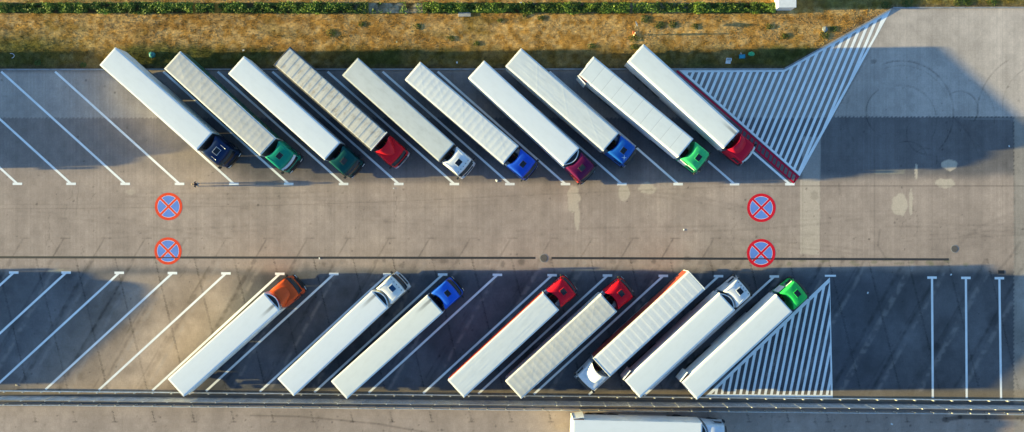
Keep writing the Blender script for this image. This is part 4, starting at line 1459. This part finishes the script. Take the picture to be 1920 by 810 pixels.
WEEDS = [(1210, 36, .45), (1235, 48, .42), (1262, 47, .35), (1303, 50, .3), (985, 29, .25), (1014, 34, .28), (1109, 87, .32), (1471, 68, .38), (1442, 50, .33),
         (678, 46, .3), (782, 50, .35), (846, 72, .32), (894, 82, .3), (938, 39, .25), (1188, 72, .4), (1190, 88, .35), (622, 62, .4), (1562, 55, .4), (1545, 66, .45), (72, 118, .3), (157, 122, .28),
         (1798, 4, .5), (1815, 4, .4), (1860, 5, .4), (1700, 6, .5), (1660, 10, .4)]
for i, (px, py, rad) in enumerate(WEEDS):
    x, y = W(px, py)
    c, r = leaf_cloud(int(150 * rad / .35), rad * 1.3, rad * 1.0, .07, .08, False, 700 + i)
    g = r.random(len(c))[:, None]; tone = np.array((.035, .075, .014)) * (1 - g) + np.array((.10, .125, .02)) * g
    c[:, :2] *= (.55 + .9 * fbm(c[:, 0] + 9 * i, c[:, 1], .3, 740, 2))[:, None]
    me = leaves_mesh('weed_clump', c, r, .07, M['leaf'], tone)
    o = obj_from('weed_clump', me); o.location = (x, y, .08)
    tag(o, 'low green weed clump growing in the dry grass bank', 'weed', 'weed clumps in the dry grass')

# white utility cabinet at the end of the hedge
x0, y0 = W(1451.5, 20.0); x1, _ = W(1483, 20.0)
e = empty('utility_cabinet', ((x0 + x1) / 2, y0 + 1.5, .06)); tag(e, 'white utility cabinet at the right end of the hedge, cut by the top edge', 'cabinet')
hw_ = (x1 - x0) / 2
MB().box(-hw_, hw_, -1.5, 1.5, 0, 1.62, .01).build('body', M['whitepaint'], e)
MB().box(-hw_ - .05, hw_ + .05, -1.55, 1.55, 1.622, 1.72, .03).build('roof', M['whitepaint'], e)
for k in (-1, 1):
    d = MB().box(-hw_ - .018, -hw_ - .001, min(.02 * k, 1.4 * k), max(.02 * k, 1.4 * k), .1, 1.5, .004).build('door', M['whitepaint'], e)
    MB().box(-hw_ - .04, -hw_ - .02, k * .12 - .02, k * .12 + .02, .75, .95).build('handle', M['plastic'], d)
MB().box(-hw_ - .1, hw_ + .1, -1.6, 1.6, -.05, .0).build('plinth', M['kerb'], e)

# concrete slab in the grass
x, y = W(871, 27.5)
o = MB().box(-.7, .7, -.24, .24, .0, .16, .02).build('stone_slab', paint('pale_slab', (.40, .40, .40), .85), None)
o.location = (x, y, .04); tag(o, 'flat pale grey slab lying in the grass just below the hedge', 'slab')
# marker post and sign
x, y = W(1188.5, 66); e = empty('marker_post', (x, y, .06)); tag(e, 'short white marker post with an orange collar casting a long thin shadow', 'marker post')
MB().tube([(0, 0, 0), (0, 0, 1.22), (0, .02, 1.27)], [.075, .07, .04], 12).build('post', paint('post_cream', (.74, .70, .50), .5), e, True)
MB().tube([(0, .0, .55), (0, .0, .95)], [.10, .10], 14).build('collar', paint('collar_orange', (.70, .17, .03), .5), e, True)
MB().box(-.16, .16, .07, .45, .0, .10, .03).build('foot', paint('foot_orange', (.55, .14, .03), .6), e)
x, y = W(1190, 51); e = empty('small_sign', (x, y, .06)); tag(e, 'small white plate sign on a thin leaning pole in the dry grass', 'sign')
MB().tube([(0, -.15, 0), (.02, .05, 1.45)], .014, 6).build('pole', M['galvpost'], e)
o = MB().box(-.02, .0, -.22, .22, -.22, .22, .01).build('plate', M['whitepaint'], e); o.location = (.03, .08, 1.38); o.rotation_euler = (R(38), R(-25), R(20))
MB().box(.001, .012, -.16, .16, -.12, .12).build('plate_back', M['silver'], o)


# bags, boxes and scraps
def bag(px, py, r, c, lab, seed, sq=(1, 1, .75)):
    x, y = W(px, py); rr = random.Random(seed)
    bm = bmesh.new(); bmesh.ops.create_icosphere(bm, subdivisions=3, radius=r)
    ph = [rr.uniform(0, 6.28) for _ in range(6)]
    for v in bm.verts:
        p = v.co / r
        k = 1 + .09 * math.sin(7 * p.x + ph[0]) * math.sin(6 * p.y + ph[1]) + .05 * math.sin(15 * p.z + 9 * p.x + ph[2])
        v.co = Vector((p.x * sq[0], p.y * sq[1], p.z * sq[2])) * r * k
        if v.co.z < -r * .4: v.co.z = -r * .4
    me = bpy.data.meshes.new('sack'); bm.to_mesh(me); bm.free(); me.materials.append(paint(lab[:14] + str(seed), c, .35))
    me.polygons.foreach_set('use_smooth', [True] * len(me.polygons))
    e = empty('rubbish_bag', (x, y, .06)); tag(e, lab, 'bag', 'rubbish bags on the grass')
    o = obj_from('sack', me, e); o.location = (0, 0, r * .38)
    mb = MB(); top = r * .38 + r * sq[2] * .85
    mb.tube([(0, 0, top), (.02, .01, top + .06), (.05, .03, top + .12)], [.05, .025, .06], 8); mb.build('knot', paint(lab[:14] + str(seed), c, .35), e, True)
    return e
bag(286.5, 103.6, .36, (.03, .20, .20), 'dark teal rubbish bag between the two leftmost trailer tails', 1)
bag(1408, 101.5, .33, (.03, .38, .16), 'bright green crumpled bag beside the turquoise crate', 3, (1.1, .8, .6))
x, y = W(1390.5, 106.5); e = empty('plastic_crate', (x, y, .07), R(3)); tag(e, 'turquoise plastic crate left on the shaded grass', 'crate')
ct = paint('turquoise_plastic', (.03, .30, .42), .4)
mb = MB(); mb.box(-.32, .32, -.21, .21, 0, .03)
for (a, b, c_, d_) in ((-.32, .32, -.21, -.185), (-.32, .32, .185, .21), (-.32, -.295, -.184, .184), (.295, .32, -.184, .184)): mb.box(a, b, c_, d_, .031, .26)
mb.build('tub', ct, e); MB().box(-.29, .29, -.18, .18, .2, .23, .01).build('lid', ct, e)
x, y = W(1365.5, 114.5); e = empty('foam_box', (x, y, .07), R(-4)); tag(e, 'white foam box with its lid open lying on the shaded grass', 'box')
mb = MB(); mb.box(-.28, .28, -.02, .28, 0, .04)
for (a, b, c_, d_) in ((-.28, .28, -.02, .02), (-.28, .28, .24, .28), (-.28, -.24, .021, .239), (.24, .28, .021, .239)): mb.box(a, b, c_, d_, .041, .3)
mb.build('tub', M['whitepaint'], e)
o = MB().box(-.28, .28, -.30, .0, 0, .04, .008).build('lid', M['whitepaint'], e); o.location = (-.04, -.03, .16); o.rotation_euler = (R(30), 0, 0)
x, y = W(22, 105); e = empty('plastic_hoop', (x, y, .12)); tag(e, 'pale curved plastic strip lying on the shaded grass at far left', 'strip')
MB().tube([(.35 * math.cos(R(a)), .26 * math.sin(R(a)), .02) for a in range(-75, 106, 12)], .035, 6).build('strip', M['silver'], e, True)


def scrap(px, py, s, c, lab, seed):
    x, y = W(px, py); rr = random.Random(seed)
    z = .09 if py < 131 else .006
    n = 5; vs = []; fs = []
    for i in range(n):
        for j in range(n):
            vs.append(((i / 4 - .5) * s * rr.uniform(.9, 1.1), (j / 4 - .5) * s * .7 * rr.uniform(.9, 1.1), .005 + rr.uniform(0, .35) * s * .5))
    fs = [tuple(f) for f in grid_faces(n, n)]
    o = MB().add(vs, fs).build('paper_scrap', paint('paper_litter', c, .6), None); o.location = (x, y, z); o.rotation_euler = (0, 0, rr.uniform(0, 3))
    tag(o, lab, 'litter', 'scraps of litter on the ground')
for i, (px, py, s, c, lab) in enumerate((
        (457, 94.5, .2, WH, 'white paper scrap at the shade edge above the third trailer tail'),
        (857, 117.5, .22, WH, 'white paper scrap on shaded grass between the two white trailer tails'),
        (744, 79, .2, (.6, .55, .3), 'pale scrap in the golden grass above the grey roofed truck'),
        (976, 6, .25, WH, 'white scrap at the top of the bank above the hedge'),
        (931, 338.5, .3, WH, 'white litter scrap on the aisle below the royal blue cab'),
        (1282, 431, .2, WH, 'small white scrap on open paving left of the right roundels'),
        (1627, 549, .22, WH, 'small white scrap in the shade right of the hatched triangle'),
        (1783, 515, .2, WH, 'small white scrap in the shade left of the vertical bay lines'),
        (31, 722, .25, (.6, .5, .35), 'pale scrap beside the guardrail at far left'),
        (599, 484.5, .2, WH, 'white scrap lying on the slot drain'),
        (1389, 100.5, .2, (.5, .42, .36), 'pinkish paper scrap beside the turquoise crate'),
        (738, 353, .14, WH, 'tiny white scrap on the aisle below the red wedge cab'),
        (1892, 274, .2, WH, 'small white scrap in the shade near the right edge'),
        (1672, 795, .25, WH, 'small white scrap on the shaded lower road'))):
    scrap(px, py, s, c, lab, i)
# grey rock-like drain top in the bank
x, y = W(1546, 55); bm = bmesh.new(); bmesh.ops.create_icosphere(bm, subdivisions=2, radius=.34)
for v in bm.verts: v.co = v.co * random.uniform(.8, 1.12); v.co.z *= .45
me = bpy.data.meshes.new('rock'); bm.to_mesh(me); bm.free(); me.materials.append(paint('grey_rock', (.22, .24, .26), .85))
o = obj_from('rock', me); o.location = (x, y, .12); tag(o, 'single grey rock in the golden grass near the hatched island', 'rock')


# ================================================================== PERSON
def skin_obj(name, verts, edges, mat, parent, sub=2):
    me = bpy.data.meshes.new(name)
    me.from_pydata([v[:3] for v in verts], edges, [])
    o = obj_from(name, me, parent)
    m_ = o.modifiers.new('Skin', 'SKIN'); m_.use_smooth_shade = True
    lay = me.skin_vertices[0].data
    for i, v in enumerate(verts):
        lay[i].radius = (v[3], v[4] if len(v) > 4 else v[3])
    lay[0].use_root = True
    s_ = o.modifiers.new('Sub', 'SUBSURF'); s_.levels = sub; s_.render_levels = sub
    me.materials.append(mat)
    return o


px_, py_ = W(374.5, 346.4)
e = empty('person', (px_, py_, 0), math.pi); tag(e, 'person in dark navy jacket and pale trousers standing in the aisle', 'person')
skin = paint('skin', (.42, .25, .17), .55, dirt=.05)
# x forward, leaning a little ahead; y left
V = [(0, 0, .94, .13, .15)]; E = []
def ch(par, *vs):
    last = par
    for v in vs:
        V.append(v); E.append((last, len(V) - 1)); last = len(V) - 1
    return last
chest = ch(0, (.05, 0, 1.12, .115, .14), (.10, 0, 1.34, .12, .165))
neck = ch(chest, (.15, 0, 1.47, .055), (.18, 0, 1.53, .055))
head = ch(neck, (.215, 0, 1.58, .085, .075), (.225, 0, 1.65, .10, .08), (.21, 0, 1.71, .075, .065))
for s in (-1, 1):
    kn = ch(0, (.0, s * .11, .86, .09), (.03 + .03 * s, s * .14, .50, .062), (.0 + .05 * s, s * .16, .10, .042))
    ch(kn, (.10 + .05 * s, s * .17, .045, .042), (.18 + .05 * s, s * .175, .035, .03))
    el = ch(chest, (.10, s * .19, 1.38, .06), (.06, s * .28, 1.12, .045), (.18, s * .27, .90, .033))
    pa = ch(el, (.22, s * .265, .84, .036, .022))
    for k, (dy, ln) in enumerate(((-.027, .068), (-.009, .078), (.009, .074), (.027, .058))):
        ch(pa, (.235 + .01, s * .265 + dy, .80, .009), (.255, s * .265 + dy * 1.1, .80 - ln * .55, .008), (.25, s * .265 + dy * 1.1, .80 - ln, .007))
    ch(pa, (.25, s * .235, .83, .010), (.275, s * .225, .80, .009))
ch(head - 1, (.325, 0, 1.635, .016), (.335, 0, 1.62, .012))
body = skin_obj('body', V, E, skin, e)
Vj = [(.02, 0, .92, .15, .175)]; V0, E0 = V, E; V, E = Vj, []
c1 = ch(0, (.05, 0, 1.12, .14, .17), (.10, 0, 1.34, .145, .19)); ch(c1, (.14, 0, 1.44, .085, .10))
for s in (-1, 1): ch(c1, (.10, s * .195, 1.385, .085), (.06, s * .285, 1.12, .066), (.165, s * .275, .925, .05))
skin_obj('jacket', V, E, paint('navy_jacket', (.008, .014, .04), .8), e)
V, E = [(0, 0, .93, .145, .165)], []
for s in (-1, 1): ch(0, (.0, s * .11, .86, .108), (.03 + .03 * s, s * .14, .50, .08), (.0 + .05 * s, s * .16, .11, .062))
skin_obj('trousers', V, E, paint('pale_trousers', (.36, .37, .40), .8), e)
for s in (-1, 1):
    V, E = [(-.03 + .05 * s, s * .16, .05, .055, .05)], []
    ch(0, (.08 + .05 * s, s * .168, .05, .055, .05), (.19 + .05 * s, s * .175, .04, .042, .04)); skin_obj('shoe', V, E, paint('white_shoe', (.6, .6, .6), .6), e)
V, E = [(.17, 0, 1.62, .10, .085)], []
ch(0, (.195, 0, 1.69, .10, .09), (.22, 0, 1.735, .075, .07)); skin_obj('hair', V, E, paint('dark_hair', (.012, .009, .007), .6), e)
for s in (-1, 1):
    MB().box(.318, .328, s * .033 - .009, s * .033 + .009, 1.652, 1.664, .003).build('eye', M['plastic'], e)

# ================================================================== LIGHT, SKY, CAMERA
w = bpy.data.worlds.new('World'); scene.world = w; w.use_nodes = True
nt = w.node_tree; bg = nt.nodes['Background']
sky = nt.nodes.new('ShaderNodeTexSky'); sky.sky_type = 'NISHITA'; sky.sun_disc = False
sky.sun_elevation = R(SUN_EL); sky.altitude = 100
sky.air_density = 1.0; sky.dust_density = .4; sky.ozone_density = 2.9
nt.links.new(sky.outputs[0], bg.inputs[0]); bg.inputs[1].default_value = .115
# the sun stands in the west (-x) and a touch south
az = math.atan2(-SHADE_SLOPE, -1.0)             # direction towards the sun, from +x
sky.sun_rotation = (math.pi / 2 - az) % (2 * math.pi)
sd = bpy.data.lights.new('sun', 'SUN'); sd.energy = 4.7; sd.angle = R(.5); sd.color = (1.0, .83, .33)
so = bpy.data.objects.new('sun', sd); col.objects.link(so)
dirv = Vector((math.cos(az) * math.cos(R(SUN_EL)), math.sin(az) * math.cos(R(SUN_EL)), math.sin(R(SUN_EL))))
so.rotation_euler = dirv.to_track_quat('Z', 'Y').to_euler(); so.location = dirv * 200

cd = bpy.data.cameras.new('camera'); cd.sensor_width = 36; cd.lens = 36 * F / 1920; cd.clip_end = 8000; cd.clip_start = 1
co_ = bpy.data.objects.new('camera', cd); co_.location = (0, 0, H); co_.rotation_euler = (0, 0, 0); col.objects.link(co_)
scene.camera = co_
vs_ = scene.view_settings
vs_.view_transform = 'Standard'; vs_.look = 'None'; vs_.gamma = 1; vs_.exposure = 2.02; vs_.use_curve_mapping = False
scene.cycles.max_bounces = 6; scene.cycles.diffuse_bounces = 4
